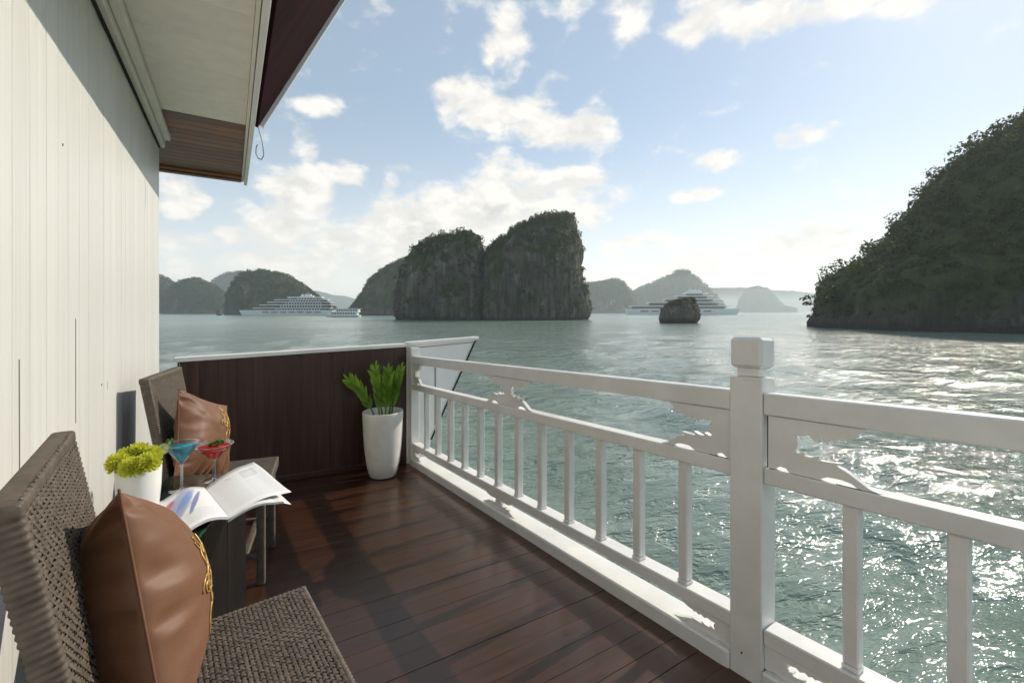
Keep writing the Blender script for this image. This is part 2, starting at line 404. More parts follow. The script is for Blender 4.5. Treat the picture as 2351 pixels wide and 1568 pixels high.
# ------------------------------------------------------------------ karst islands
def leaf_cloud(name, centers, normals, sizes, per, leaf, parent, mat, seed=1):
    rs = np.random.RandomState(seed)
    n = len(centers); c = np.repeat(np.array(centers), per, 0); nn = np.repeat(np.array(normals), per, 0); s = np.repeat(np.array(sizes), per)
    d = rs.normal(size=(n*per, 3)); d /= np.linalg.norm(d, axis=1)[:, None]
    rad_ = rs.uniform(.35, 1, n*per)**.6
    p = c+d*(s*rad_)[:, None]*np.array([1, 1, .75])
    q = d*.7+rs.normal(size=d.shape)*.6+np.array([0, 0, .35]); q /= np.linalg.norm(q, axis=1)[:, None]
    a = np.cross(q, rs.normal(size=d.shape)); a /= np.linalg.norm(a, axis=1)[:, None]; bb = np.cross(q, a)
    L = (leaf*rs.uniform(.6, 1.5, n*per))[:, None]*np.minimum(1, s[:, None]/np.mean(sizes)+.3)
    V = np.stack([p-a*L, p-bb*L*.55, p+a*L, p+bb*L*.55], 1).reshape(-1, 3)
    fc = np.arange(len(V)).reshape(-1, 4)
    me = bpy.data.meshes.new(name); me.vertices.add(len(V)); me.vertices.foreach_set('co', V.ravel())
    me.loops.add(len(V)); me.loops.foreach_set('vertex_index', fc.ravel().astype(np.int32))
    me.polygons.add(len(fc)); me.polygons.foreach_set('loop_start', (np.arange(len(fc))*4).astype(np.int32))
    me.update(calc_edges=True); me.validate(); me.materials.append(mat)
    return tag(obj(name, me, parent), kind='stuff')
def karst_body(outline, Yc, depth, nz, nth, amp, seed, flute=1.0, power=2.4, zmin=-3.0, fine=1.0):
    """loft of plan sections following a silhouette (bearing, height) seen at distance Yc; rough limestone relief"""
    pts = [at(x, y, Yc) for x, y in outline]
    zs = [max(p.z, 0) for p in pts]; xs = [p.x for p in pts]
    ztop = max(zs); itop = zs.index(ztop)
    def cross(zq, rng):
        for i, j in rng:
            z0, z1 = zs[i], zs[j]
            if (z0-zq)*(z1-zq) <= 0 and z0 != z1:
                f = (zq-z0)/(z1-z0); return xs[i]+(xs[j]-xs[i])*f
        return None
    n = len(xs)
    Wmax = max(xs)-min(xs)
    rows = []
    for k in range(nz+1):
        f = k/nz; zq = ztop*(1-(1-f)**1.6)
        if k == nz: zq = ztop*.9995
        l = cross(min(max(zq, .01), ztop*.999), [(i, i+1) for i in range(n-1)]); r = cross(min(max(zq, .01), ztop*.999), [(i, i-1) for i in range(n-1, 0, -1)])
        if l is None: l = xs[0]
        if r is None: r = xs[-1]
        if r < l: l = r = (l+r)/2
        rows.append((zq, l, r))
    rows.insert(0, (zmin, rows[0][1], rows[0][2]))
    V = []; base_x = (xs[0]+xs[-1])/2
    so = Vector((seed*13.7, seed*5.1, seed*3.3))
    for ri, (zq, l, r) in enumerate(rows):
        cx = (l+r)/2; hw = (r-l)/2; fz = max(zq, 0)/ztop
        hd = depth*min(1, (1.0-fz**3)**.5+.04)*min(1.0, .35+.65*(hw/(Wmax/2+1e-6))**.7)
        for t in range(nth):
            a = 2*math.pi*t/nth; ca, sa = math.cos(a), math.sin(a)
            e = 2/power
            px = cx+hw*math.copysign(abs(ca)**e, ca); py = Yc+hd*math.copysign(abs(sa)**e, sa)
            p = Vector((px, py, zq))
            d = Vector((ca*hd+1e-6, sa*hw, 0)); d = Vector((ca, sa, 0)) if d.length < 1e-5 else d.normalized()
            sc = 1/amp
            q = Vector((px*.10*sc*1.6, py*.10*sc*1.6, zq*.035*sc*1.6))+so
            h = noise.fractal(q, 1.0, 2.1, 4)*1.1
            q2 = Vector((px*.55*sc, py*.55*sc, zq*.07*sc))+so*2
            h += flute*(abs(noise.noise(q2))*-1.2+.35)
            q3 = Vector((px, py, zq*.6))*(.9*sc)+so
            h += fine*noise.fractal(q3, .8, 2.0, 4)*.35
            w = min(1.0, (hw+hd)/(3*amp+1e-6))
            und = -.55*math.exp(-((zq-.6)/1.0)**2) if zq < 4 and amp < 6 else 0
            p += d*((h*amp+und)*w)
            p.z += (noise.fractal(Vector((px*.3*sc, py*.3*sc, 1.0))+so, 1, 2, 4)*amp*.7)*fz
            V.append(p)
    Fc = []
    for i in range(len(rows)-1):
        for t in range(nth):
            t2 = (t+1) % nth; Fc.append([i*nth+t, i*nth+t2, (i+1)*nth+t2, (i+1)*nth+t])
    top = sum((V[-nth+i] for i in range(nth)), Vector())/nth; V.append(top)
    o = (len(rows)-1)*nth
    for t in range(nth): Fc.append([o+t, o+(t+1) % nth, len(V)-1])
    return V, Fc
def tri_samples(V, Fc, count, seed, wfun):
    rs = np.random.RandomState(seed); A = np.array([tuple(v) for v in V])
    q = np.array([f if len(f) == 4 else f+[f[2]] for f in Fc])
    p0, p1, p2, p3 = A[q[:, 0]], A[q[:, 1]], A[q[:, 2]], A[q[:, 3]]
    nn = np.cross(p2-p0, p3-p1); ar = np.linalg.norm(nn, axis=1)+1e-9; nn = nn/ar[:, None]
    ctr = (p0+p1+p2+p3)/4
    w = ar*np.array([wfun(c, m_) for c, m_ in zip(ctr, nn)]); w /= w.sum()
    k = rs.choice(len(q), count, p=w); u, v = rs.rand(count, 1), rs.rand(count, 1)
    P = (p0[k]*(1-u)+p1[k]*u)*(1-v)+(p3[k]*(1-u)+p2[k]*u)*v
    return P, nn[k]
def island(name, label, cat, bodies, mat, veg=None, group=None, seed=1, leafmat=None, big=None):
    """bodies: list of karst_body argument tuples; veg=(count, clump radius, leaves, leaf size, cliffness)"""
    parts = [karst_body(*a[0], **a[1]) for a in bodies]
    c0 = bodies[0][0]; mid = at(sum(p[0] for p in c0[0])/len(c0[0]), 716, c0[1]); mid.z = 0
    root = thing(name, mid, label, cat, group)
    for k, (V, Fc) in enumerate(parts):
        obj('rock_face', new_mesh('rock_face', [v-mid for v in V], Fc, mat, True), root)
    if veg:
        V, Fc = join(*[(p[0], p[1]) for p in parts]); V = [v-mid for v in V]
        cnt, cr, per, lf, cliff = veg
        def wf(c, m_):
            if c[2] < 3: return 0
            k = noise.noise(Vector((c[0]*.06, c[1]*.06, c[2]*.06)))
            return max(0, m_[2])**1.2*2.0+cliff*max(0, k+.25)+.004
        P, N_ = tri_samples(V, Fc, cnt, seed, wf)
        sz = cr*np.random.RandomState(seed).uniform(.45, 1.35, cnt)
        if big:
            P2, N2 = tri_samples(V, Fc, big[0], seed+50, wf); P2 = P2+N2*big[1]*.5+np.array([0, 0, big[1]*.4])
            leaf_cloud('shrubs', P2, N2, big[1]*np.random.RandomState(seed+1).uniform(.6, 1.3, big[0]), big[2], big[3], root, leafmat or M['scrub'], seed+9)
        leaf_cloud('scrub', P+N_*cr*.25, N_, sz, per, lf, root, leafmat or M['scrub'], seed)
    return root

main_l = [(917,736),(913,720),(912,700),(917,660),(926,625),(940,598),(952,578),(968,562),(985,551),(1003,543),(1030,541),(1036,546),(1045,536),(1062,533),(1078,537),(1092,545),(1103,560),(1110,580),(1116,610),(1122,650),(1132,736)]
main_r = [(1085,736),(1090,690),(1098,640),(1106,605),(1113,585),(1130,566),(1146,556),(1152,548),(1168,546),(1180,532),(1205,520),(1222,506),(1240,502),(1262,495),(1290,491),(1303,492),(1313,503),(1320,522),(1326,541),(1334,548),(1336,575),(1331,615),(1336,655),(1342,690),(1349,712),(1343,736)]
island('karst_island', 'tall twin-humped limestone island with grey cliff face in the middle of the bay', 'island',
       [((main_l, 240, 20, 80, 170, 2.0, 1), {}), ((main_r, 240, 24, 80, 190, 2.0, 2), {})], M['rock'], (1500, 1.4, 24, .42, .35), 'limestone islands in the bay', 3, None, (220, 1.9, 36, .5))
hill = [(1924,752),(1922,742),(1940,725),(1941,708),(1946,678),(1956,653),(1975,630),(2010,606),(2060,583),(2110,553),(2150,508),(2180,473),(2210,431),(2235,396),(2255,366),(2290,338),(2330,311),(2375,281),(2420,248),(2470,221),(2560,176),(2690,126),(2880,86),(3080,136),(3280,306),(3450,498),(3540,720),(3527,752)]
island('wooded_hill', 'big dark wooded limestone hill rising from the water at the right edge', 'island',
       [((hill, 112, 46, 90, 230, 2.6, 3), dict(flute=.8, power=2.2))], M['rock_green'], (5200, 1.5, 26, .36, .9), 'limestone islands in the bay', 5, None, (300, 2.9, 90, .46))
islet = [(1515,744),(1513,735),(1517,722),(1523,706),(1534,697),(1548,690),(1565,688),(1580,684),(1593,685),(1597,696),(1601,716),(1603,730),(1600,744)]
island('rock_islet', 'small dark block of rock standing alone in front of the right cruise ship', 'rock',
       [((islet, 165, 5.5, 40, 100, .62, 4), {})], M['rock_small'], (120, .5, 22, .2, .2), 'limestone islands in the bay', 7)
FARV = (900, 4.5, 16, 1.5, .6)
far = [
 ([(385,722),(392,690),(405,660),(420,648),(442,640),(458,643),(475,652),(500,668),(530,690),(545,722)], 950, 50, 'green wooded hill with a rounded top left of the steep island', 3.5, .9),
 ([(250,722),(262,690),(300,650),(345,633),(372,636),(390,648),(405,662),(425,690),(440,722)], 1050, 50, 'low green wooded hill right beside the edge of the cream cabin wall', 3.5, .9),
 ([(470,722),(485,665),(500,645),(520,631),(545,625),(565,628),(590,640),(620,670),(640,722)], 1900, 110, 'hazy green peak behind the steep island with the left cruise ship', 8, .8),
 ([(524,722),(526,700),(530,675),(540,650),(555,633),(575,623),(600,620),(612,624),(622,632),(640,627),(655,630),(680,643),(700,657),(715,672),(740,690),(765,705),(775,722)], 640, 40, 'steep rounded limestone island directly behind the left cruise ship', 5, .5),
 ([(620,720),(680,672),(715,668),(740,672),(760,677),(790,680),(815,688),(850,700),(900,720)], 4200, 300, 'pale low ridge on the horizon behind the small tour boat', 12, .8),
 ([(806,724),(812,705),(822,692),(838,668),(855,646),(880,620),(905,606),(930,597),(955,592),(985,600),(1010,640),(1020,724)], 560, 40, 'grey-green limestone island partly hidden behind the twin-humped island', 4.5, .6),
 ([(1280,720),(1300,660),(1345,652),(1372,650),(1395,648),(1412,643),(1428,650),(1440,664),(1452,680),(1462,720)], 1500, 90, 'hazy wooded island just right of the twin-humped island', 6, .8),
 ([(1380,720),(1440,676),(1470,662),(1505,648),(1535,635),(1556,623),(1572,622),(1588,632),(1602,648),(1618,662),(1640,684),(1665,720)], 1900, 130, 'hazy pointed green mountain behind the right cruise ship', 7, .95),
 ([(1596,718),(1620,662),(1650,666),(1680,684),(1700,668),(1720,660),(1740,664),(1780,680),(1800,668),(1830,670),(1860,674),(1900,685),(1960,718)], 5200, 300, 'faint pale ridge on the horizon at the foot of the sky', 18, .8),
 ([(1692,719),(1698,700),(1704,682),(1712,666),(1724,658),(1745,657),(1760,662),(1772,675),(1782,692),(1795,702),(1820,706),(1822,719)], 2900, 120, 'pale blue-grey dome-shaped island left of the wooded hill', 7, .5),
]
for k, (ol, Y, dp, lab, amp, cl) in enumerate(far):
    island('distant_island', lab, 'island', [((ol, Y, dp, 34, 110, amp, 10+k), dict(flute=.7))], M['rock_far'],
           (700, 4.2*Y/900, 14, 1.5*Y/900, cl) if Y < 2000 else None, 'limestone islands in the bay', 20+k)

# ------------------------------------------------------------------ cruise ships and tour boat
def ship_slab(L0, L1, hw, z0, z1, nose0=.35, nose1=.12, n=14):
    """a deck seen in plan with a pointed end (low x) and a rounded end (high x)"""
    pts = []; Ln = L1-L0; a0 = L0+Ln*nose0; a1 = L1-Ln*nose1
    top = []
    for i in range(n+1):
        f = i/n; top.append((L0+(a0-L0)*f, hw*math.sin(f*math.pi/2)**.8))
    for i in range(n+1):
        f = i/n*math.pi/2; top.append((a1+(L1-a1)*math.sin(f), hw*max(math.cos(f), 0)**.6))
    pts = top+[(x, -y) for x, y in top[::-1] if abs(y) > 1e-3]
    return extrude_poly([(x, y) for x, y in pts if True], z0, z1)
def hull_loft(L, hw, h, rake=.06):
    vs, fs = [], []; n = 24
    rows = []
    for z, sc, bow in ((-2.0, .72, .05), (0.0, .88, .03), (h*.6, .97, .012), (h, 1.0, 0.0)):
        row = []
        for i in range(n+1):
            f = i/n; x = bow*L+(L*(1-bow*.4)-bow*L)*f
            w = hw*sc*min(1, (math.sin(min(f/.35, 1)*math.pi/2))**.85)*(1 if f < .93 else 1-.25*((f-.93)/.07)**2)
            row.append((x, w))
        rows.append((z, row))
    for z, row in rows:
        for x, w in row: vs.append(Vector((x, w, z)))
        for x, w in row[::-1]: vs.append(Vector((x, -w, z)))
    m = 2*(n+1)
    for r in range(3):
        for k in range(m):
            k2 = (k+1) % m; fs.append([r*m+k, r*m+k2, (r+1)*m+k2, (r+1)*m+k])
    fs.append([3*m+k for k in range(m)]); return vs, fs
def cruise_ship(loc, L, rotz, label, mirror=False, tiers=None):
    root = thing('cruise_ship', loc, label, 'ship', 'white cruise ships in the bay', rotz)
    k = L/117.0
    def P(name, part, mat):
        vs, fs = part
        vs = [Vector(((-v.x if mirror else v.x)*k, v.y*k, v.z*k)) for v in vs]
        fs = [f[::-1] for f in fs] if mirror else fs
        return obj(name, new_mesh(name, vs, fs, M[mat]), root)
    P('hull', hull_loft(117, 8.5, 6.2), 'shipwhite')
    tiers = tiers or [(24, 114, 8.2, 6.2, 8.4), (31, 115, 8.0, 9.4, 12.2), (40, 113.5, 7.6, 13.2, 15.6), (48, 110, 7.2, 16.6, 18.8), (64, 103, 6.2, 19.8, 21.4)]
    for q, (a, c, hw, z0, z1) in enumerate(tiers):
        P('glass_band', ship_slab(a, c-1.5, hw-1.0, z0+.002, z1, .25), 'shipglass')
        nb_ = int((c-1.5-a)/5)
        for w_ in range(nb_):
            xw = a+(c-a)*.28+((c-a)*.62)*w_/nb_
            P('balcony_divider', box(xw, xw+.5, hw-1.02, hw-.25, z0+.01, z1-.01), 'shipwhite') if mirror else P('balcony_divider', box(xw, xw+.5, -hw+.25, -hw+1.02, z0+.01, z1-.01), 'shipwhite')
        P('deck_edge', ship_slab(a-7+q*.6, c+1, hw, z1+.002, z1+.8 if q < 4 else z1+1.3, .22), 'shipwhite')
    for q in range(9):
        x = 12+q*10.5
        g = P('hull_window_strip', box(x, x+8.0, 8.28, 8.62, 3.2, 4.3), 'shipglass') if x > 24 else None
        g = P('hull_window_strip', box(x, x+8.0, -8.62, -8.28, 3.2, 4.3), 'shipglass') if x > 24 else None
    fx = (tiers[-1][0]+tiers[-1][1])/2+.5
    P('funnel', join(box(fx-8, fx+8, -2.5, 2.5, 22.8, 24.2, .3), box(fx-3, fx+5, -1.6, 1.6, 24.2, 26.2, .5)), 'shipwhite')
    P('mast', join(tube([(fx, 0, 26), (fx+1, 0, 30)], .25), box(fx-1, fx+2, -1.8, 1.8, 27.8, 28.1)), 'metal')
    P('radar_dome', mapv(lathe([(0.01, 0), (1.0, .3), (1.2, 1.0), (.8, 1.8), (0.01, 2.1)], 14), lambda v: v+Vector((fx-6, 0, 24.2))), 'shipwhite')
    return root
p = at(548, 716, 560); p.z = 0
cruise_ship(p, 119, rad(2), 'white many-decked cruise ship lying in front of the steep left island')
p = at(1700, 716, 640); p.z = 0
cruise_ship(p, 164, rad(-3), 'white cruise ship with pointed bow partly hidden behind the small rock', True,
            [(16, 113, 8.2, 6.2, 8.4), (23, 95, 8.0, 9.4, 12.2), (28, 78, 7.6, 13.2, 15.6), (33, 66, 7.2, 16.6, 18.8), (38, 57, 6.2, 19.8, 21.4)])
def tour_boat():
    p = at(746, 716, 365); p.z = 0
    root = thing('tour_boat', p, 'small white two-storey tour boat at the stern of the left cruise ship', 'boat', None, rad(1))
    def P(name, part, mat, par=None): return obj(name, new_mesh(name, part[0], part[1], M[mat]), par or root)
    P('hull', mapv(hull_loft(29, 3.0, 1.6), lambda v: Vector((v.x, v.y, v.z+(max(0, 6-v.x)*.12 if v.z > .5 else 0)))), 'shipwhite')
    lo = P('lower_cabin', box(5.5, 27, -2.6, 2.6, 1.6, 3.9), 'shipwhite'); up = P('upper_cabin', box(9.5, 28, -2.5, 2.5, 4.25, 6.5), 'shipwhite')
    P('upper_deck', box(4.5, 28.6, -2.9, 2.9, 3.905, 4.245), 'shipwhite'); P('roof', box(8.5, 28.9, -2.9, 2.9, 6.505, 6.8, .05), 'shipwhite')
    for c, x0, x1, z0, z1 in ((lo, 6.5, 26, 2.3, 3.5), (up, 10.4, 27.4, 4.9, 6.1)):
        y = -2.6 if c is lo else -2.5
        n = 9
        for i in range(n):
            a = x0+(x1-x0)*i/n
            P('window', box(a, a+(x1-x0)/n*.62, y-.06, y-.004, z0, z1), 'shipglass', c)
    for i in range(6): P('rail_post', box(9+i*3.6, 9.08+i*3.6, -2.8, -2.72, 6.8, 7.6), 'shipwhite')
    P('hand_rail', box(9, 27.1, -2.8, -2.72, 7.6, 7.68), 'shipwhite'); P('fender_strip', box(2.5, 27.5, -2.98, -2.7, .2, .5), 'black')
tour_boat()
p = at(502, 716, 520); p.z = 0
rk = karst_body([(497,722),(498,716),(501,711),(505,710),(508,716),(509,722)], 520, 2.5, 16, 40, .4, 41)
fr = tag(obj('far_rock', new_mesh('far_rock', [v-p for v in rk[0]], rk[1], M['rock_small'], True), None, p), 'tiny dark rock in the water left of the left cruise ship', 'rock', 'limestone islands in the bay')

# ------------------------------------------------------------------ the boat: deck, hull, cabin wall, roof, bulkhead, railing
ux, uy, vx, vy = -.568, .823, .823, .568
B0 = Vector((.807, 1.43, deckz(.807, 1.43)+.002))
def R(s, o, h):                  # rail frame: along the rail, outboard, up
    return Vector((B0.x+s*ux+o*vx, B0.y+s*uy+o*vy, B0.z-.0422*s-.0608*o+h))
deck = bpy.data.objects.new('deck', None); C.objects.link(deck); deck.location = R(1, -1, 0); tag(deck, kind='structure')
pw = .092
plank_me = None
s = -1.9; k = 0
dl = deck.location
while s < 3.07:
    if plank_me is None:
        part = mapv(box(.0005, pw-.0005, -2.35, .0, -.03, 0, .0010), lambda v: R(v.x, v.y, v.z)-R(0, 0, 0))
        plank_me = new_mesh('plank', part[0], part[1], M['deck'])
    o = obj('plank', plank_me, deck, R(s, 0, -.002*random.random())-dl); s += pw; k += 1
sub = mapv(box(-1.9, 3.1, -2.35, .1, -.10, -.032), lambda v: R(v.x, v.y, v.z)-dl)
obj('deck_seam_bed', new_mesh('deck_seam_bed', sub[0], sub[1], M['gap']), deck)
hp = [R(-2.6, .13, -.10), R(3.1, .13, -.10), R(3.1, -3.6, -.10), R(-2.6, -3.6, -.10)]
hv = [Vector(p) for p in hp]+[Vector((p.x, p.y, -1)) for p in hp]
tag(obj('boat_hull', new_mesh('boat_hull', hv, [[0, 1, 2, 3], [7, 6, 5, 4], [0, 4, 5, 1], [1, 5, 6, 2], [2, 6, 7, 3], [3, 7, 4, 0]], M['white_wing'])), kind='structure')

nx, ny, wx, wy = .844, .5363, -.5363, .844     # across the wall (outboard) and along it
def Wl(s, a, bz, slope=.012):     # wall frame: a = offset from the camera across the wall, bz = height above the lens
    return Vector((nx*a+wx*s, ny*a+wy*s, CAMZ+bz+slope*s))
wall = thing('cabin_wall', Wl(1, -.377, -1.15), 'cream painted wooden plank wall of the cabin on the left', 'wall')
wl = wall.location
s = -1.3; rs = random.Random(4)
while s < 3.49:
    w = min(rs.choice((.085, .095, .105)), 3.505-s)
    off = rs.uniform(0, .0012); gp = rs.choice((.0007, .0009, .0011, .0013))
    part = mapv(box(s+gp, s+w-gp, -.405, -.377-off, -1.45, 1.06, .0022), lambda v: Vector((nx*v.y+wx*v.x, ny*v.y+wy*v.x, CAMZ+v.z+(.012*v.x if v.z > 0 else -.05*v.x)))-wl)
    obj('board', new_mesh('board', part[0], part[1], M['wall']), wall); s += w
for s_, z0_, z1_, w_ in ((1.345, -.5, -.1, .0008), (1.745, -.32, -.02, .0008), (2.13, -.28, -.25, .0014)):
    n_ = mapv(box(s_, s_+w_, -.3785, -.3763, z0_, z1_), lambda v: Vector((nx*v.y+wx*(v.x+.0015*math.sin(v.z*9)), ny*v.y+wy*(v.x+.0015*math.sin(v.z*9)), CAMZ+v.z))-wl); obj('crack', new_mesh('crack', n_[0], n_[1], M['crack']), wall)
bk = mapv(box(-1.3, 3.50, -.46, -.408, -1.5, 1.12), lambda v: Wl(v.x, v.y, v.z)-wl); obj('wall_core', new_mesh('wall_core', bk[0], bk[1], M['gap']), wall)
ew = mapv(box(3.44, 3.498, -2.2, -.462, -1.5, 1.12), lambda v: Wl(v.x, v.y, v.z)-wl); obj('end_wall', new_mesh('end_wall', ew[0], ew[1], M['wall']), wall)
for s_, z_, in ((1.63, .42), (2.05, -.28), (1.05, .1), (3.42, .05)):
    n_ = mapv(box(s_, s_+.002, -.3795, -.3762, z_, z_+.007), lambda v: Wl(v.x, v.y, v.z)-wl); obj('nail_hole', new_mesh('nail_hole', n_[0], n_[1], M['gap']), wall)

roof = thing('roof_eave', Wl(1.5, -.1, 1.05), 'cream soffit of the cabin roof overhang with brown wood at its far end', 'roof')
rl = roof.location
def RP(name, part, mat): 
    p = mapv(part, lambda v: Wl(v.x, v.y, v.z)-rl); return obj(name, new_mesh(name, p[0], p[1], M[mat]), roof)
RP('gap_shade_strip', box(-1.3, 3.46, -.3768, -.366, .9665, .9715), 'gap')  # solid strip under the cornice, the gap's shade put into its dark colour
RP('cornice', box(-1.3, 3.47, -.3765, -.345, .972, 1.035, .004), 'soffit')
RP('cornice', box(-1.3, 3.40, -.3445, -.311, 1.000, 1.036, .004), 'soffit')
s = -1.3
while s < 2.95:
    w = min(.262, 2.97-s); RP('soffit_board', box(s+.0005, s+w-.0005, -.40, .071, 1.037, 1.055, .0014), 'soffit'); s += w
s = 2.971
while s < 4.12:
    w = .088; RP('soffit_plank', box(s+.001, s+w-.001, -.75, .071, 1.035, 1.052, .003), 'brown'); s += w
RP('end_beam', box(4.13, 4.19, -.75, .071, 1.018, 1.07, .006), 'brown')
RP('end_beam', box(4.192, 4.25, -.75, .071, 1.005, 1.07, .004), 'brown')
RP('fascia', box(-1.3, 4.25, .072, .086, 1.012, 1.13, .002), 'soffit')
RP('fascia', box(-1.3, 4.27, .0885, .112, .992, 1.15, .003), 'white')
RP('roof_top', box(-1.3, 4.2, -2.2, .07, 1.075, 1.16), 'soffit')
# flared upper panel
E = at(597, 275, 2.68); top = at(775, 0, 2.92); up = top-E
panel = thing('flared_roof_panel', E, 'dark plum flared board panel with a white edge above the eave', 'panel')
U3 = Vector((wx, wy, .02)).normalized(); upn = up.normalized(); nrm = U3.cross(upn).normalized()
Lp = up.length*1.9
s = .0
while s < 2.7:
    part = mapv(box(-s-.1196, -s-.0004, -.055, Lp, -.012, .012, .001), lambda v: U3*v.x+upn*v.y+nrm*v.z)
    obj('board', new_mesh('board', part[0], part[1], M['purple']), panel); s += .12
part = mapv(box(.001, .034, -.03, Lp, -.036, .036, .003), lambda v: U3*v.x+upn*v.y+nrm*v.z); obj('edge_trim', new_mesh('edge_trim', part[0], part[1], M['white_wing']), panel)
# loose cable at the eave corner
cb = [at(x, y, 2.66) for x, y in ((592,262),(591,280),(594,300),(600,320),(604,342),(605,358),(600,367),(592,364),(587,352),(588,338),(592,330))]
cpth = []
for i in range(len(cb)-1):
    for f in (0, .25, .5, .75): cpth.append(cb[i].lerp(cb[i+1], f))
q = tube(cpth, .0032, 6); tag(obj('hanging_cable', new_mesh('hanging_cable', [v-cb[0] for v in q[0]], q[1], M['cable'], True), None, cb[0]), 'thin grey cable hanging in a loop from the eave corner', 'cable')

# bulkhead
Lb = Vector((-2.225, 2.96, 0)); Cb = R(3.06, -.012, 0); Cb.z = 0
bd = (Cb-Lb); bl = bd.length; bdir = bd.normalized(); bn = Vector((-bdir.y, bdir.x, 0))
def bw(f): return (CAMZ-.309)*(1-f)+(CAMZ-.285)*f
bulk = thing('bulkhead', Lb.lerp(Cb, .5)+Vector((0, 0, deckz(-1.6, 3.4))), 'dark brown wooden bulkhead with a white cap closing the end of the deck', 'bulkhead')
bo = bulk.location
nb = 15
for i in range(nb):
    f0, f1 = i/nb, (i+1)/nb
    x0, x1 = f0*bl+.0002, f1*bl-.0002
    def fn(v):
        f = v.x/bl; p = Lb+bdir*v.x+bn*v.y; zb = deckz(p.x, p.y)-.02
        return Vector((p.x, p.y, zb+(bw(f)-.028-zb)*v.z))-bo
    part = mapv(box(x0, x1, .0, .03, 0, 1, .0009), fn); obj('board', new_mesh('board', part[0], part[1], M['bulk']), bulk)
def capf(v):
    f = v.x/bl; p = Lb+bdir*v.x+bn*v.y; return Vector((p.x, p.y, bw(f)+v.z))-bo
part = mapv(box(-.03, bl+.02, -.012, .06, -.027, .004, .004), capf); obj('cap_rail', new_mesh('cap_rail', part[0], part[1], M['white']), bulk)
part = mapv(box(-.012, -.001, -.004, .034, -.95, -.03, .002), capf); obj('end_strip', new_mesh('end_strip', part[0], part[1], M['bulk']), bulk)
def skf(v):
    p = Lb+bdir*v.x+bn*v.y; return Vector((p.x, p.y, deckz(p.x, p.y)+v.z))-bo
part = mapv(box(0, bl-.01, -.014, -.001, .0, .045, .003), skf); obj('skirting', new_mesh('skirting', part[0], part[1], M['bulk']), bulk)

# white outboard wing beyond the rail
wing = thing('outboard_wing', Cb+Vector((0, 0, CAMZ-.3)), 'white triangular panel with black edging outboard of the railing end', 'panel')
wo_ = wing.location
def wf_(v):                      # x outboard along the bulkhead line, z height below the lens
    p = Cb+bdir*v.x+bn*v.y; return Vector((p.x, p.y, CAMZ+v.z))-wo_
tri = [(.0, -.285), (.735, -.262), (.24, -1.20), (.20, -1.36), (.0, -1.40)]
vs, fs = extrude_poly(tri, .004, .03); part = mapv((vs, fs), lambda v: wf_(Vector((v.x, v.z, v.y)))); obj('panel_face', new_mesh('panel_face', part[0], part[1], M['white_wing']), wing)
part = mapv(box(0, .76, -.02, .055, -.012, .016, .004), lambda v: wf_(Vector((v.x, v.y, v.z-.285+.031*v.x)))); obj('cap_rail', new_mesh('cap_rail', part[0], part[1], M['white']), wing)
q = tube([wf_(Vector((x, -.006, z))) for x, z in ((.725, -.285), (.60, -.515), (.47, -.75), (.345, -.98), (.24, -1.18))], .008, 8); obj('edge_seal', new_mesh('edge_seal', q[0], q[1], M['black']), wing)
q = tube([wf_(Vector((x, .0, z))) for x, z in ((.285, -.50), (.285, -.78), (.283, -1.05))], .004, 6); obj('cord', new_mesh('cord', q[0], q[1], M['black']), wing)
q = tube([wf_(Vector((x, .0, z))) for x, z in ((.08, -.325), (.4, -.312), (.70, -.30))], .0022, 6); obj('seam', new_mesh('seam', q[0], q[1], M['black']), wing)

# railing
rail = thing('railing', R(0, .04, 0), 'white painted wooden railing with balusters and carved scroll brackets along the deck', 'railing')
ro = rail.location
def RR(name, part, mat='white', smooth=False, par=None):
    p = mapv(part, lambda v: R(v.x, v.y, v.z)-ro); return obj(name, new_mesh(name, p[0], p[1], M[mat], smooth), par or rail)
PW, PD = .106, .092
# main post with necked cap
post = RR('post', join(box(0, PW, 0, PD, -.02, 1.003, .003), box(.017, PW-.017, .017, PD-.017, 1.004, 1.032, .001)))
cap = RR('post_cap', box(0, PW, 0, PD, 1.033, 1.135, .010, 1), par=post)
RR('bolt', box(.062, .067, -.002, -.0005, .075, .081), 'gap', par=post)
sections = ((PW+.001, 2.985), (-2.4, -.001))
for a, c in sections:
    RR('top_rail', box(a, c, .008, .088, .884, .954, .004))
    RR('middle_rail', box(a, c, .010, .086, .660, .712, .004))
    RR('lower_rail', box(a, c, .008, .090, .138, .190, .004))
    RR('sill', box(a, c, -.006, .128, -.02, .058, .006))
RR('end_post', box(2.986, 3.052, .004, .08, -.02, 1.03, .004))
bal = None
for k in list(range(12))+[-1, -2, -3, -4, -5, -6, -7, -8, -9]:
    s = .307+.2217*k if k >= 0 else -.231-.2185*(-k-1)
    if bal is None:
        prof = []
        part = join(box(-.0195, .0195, .0255, .0645, .2045, .658, .004, 1), box(-.0215, .0215, .0235, .0665, .1905, .204, .003))
        p = mapv(part, lambda v: R(v.x, v.y, v.z)-R(0, 0, 0)); bal = new_mesh('baluster', p[0], p[1], M['white'])
    obj('baluster', bal, rail, R(s, 0, 0)-ro)
half = [(0,.149),(.262,.149),(.246,.143),(.236,.134),(.227,.122),(.206,.114),(.189,.112),(.182,.102),(.173,.112),(.159,.100),(.147,.112),(.130,.099),(.117,.112),(.098,.106),(.074,.107),(.083,.098),(.0865,.085),(.084,.070),(.073,.059),(.086,.059),(.103,.065),(.105,.055),(.122,.055),(.146,.063),(.140,.051),(.158,.051),(.176,.052),(.199,.054),(.182,.044),(.204,.040),(.222,.031),(.240,.020),(.262,.008),(.288,.001),(.238,.001),(.224,.009),(.196,.014),(.164,.012),(.142,.001),(.062,.001),(.052,.010),(.034,.012),(.018,.001),(0,.001)]
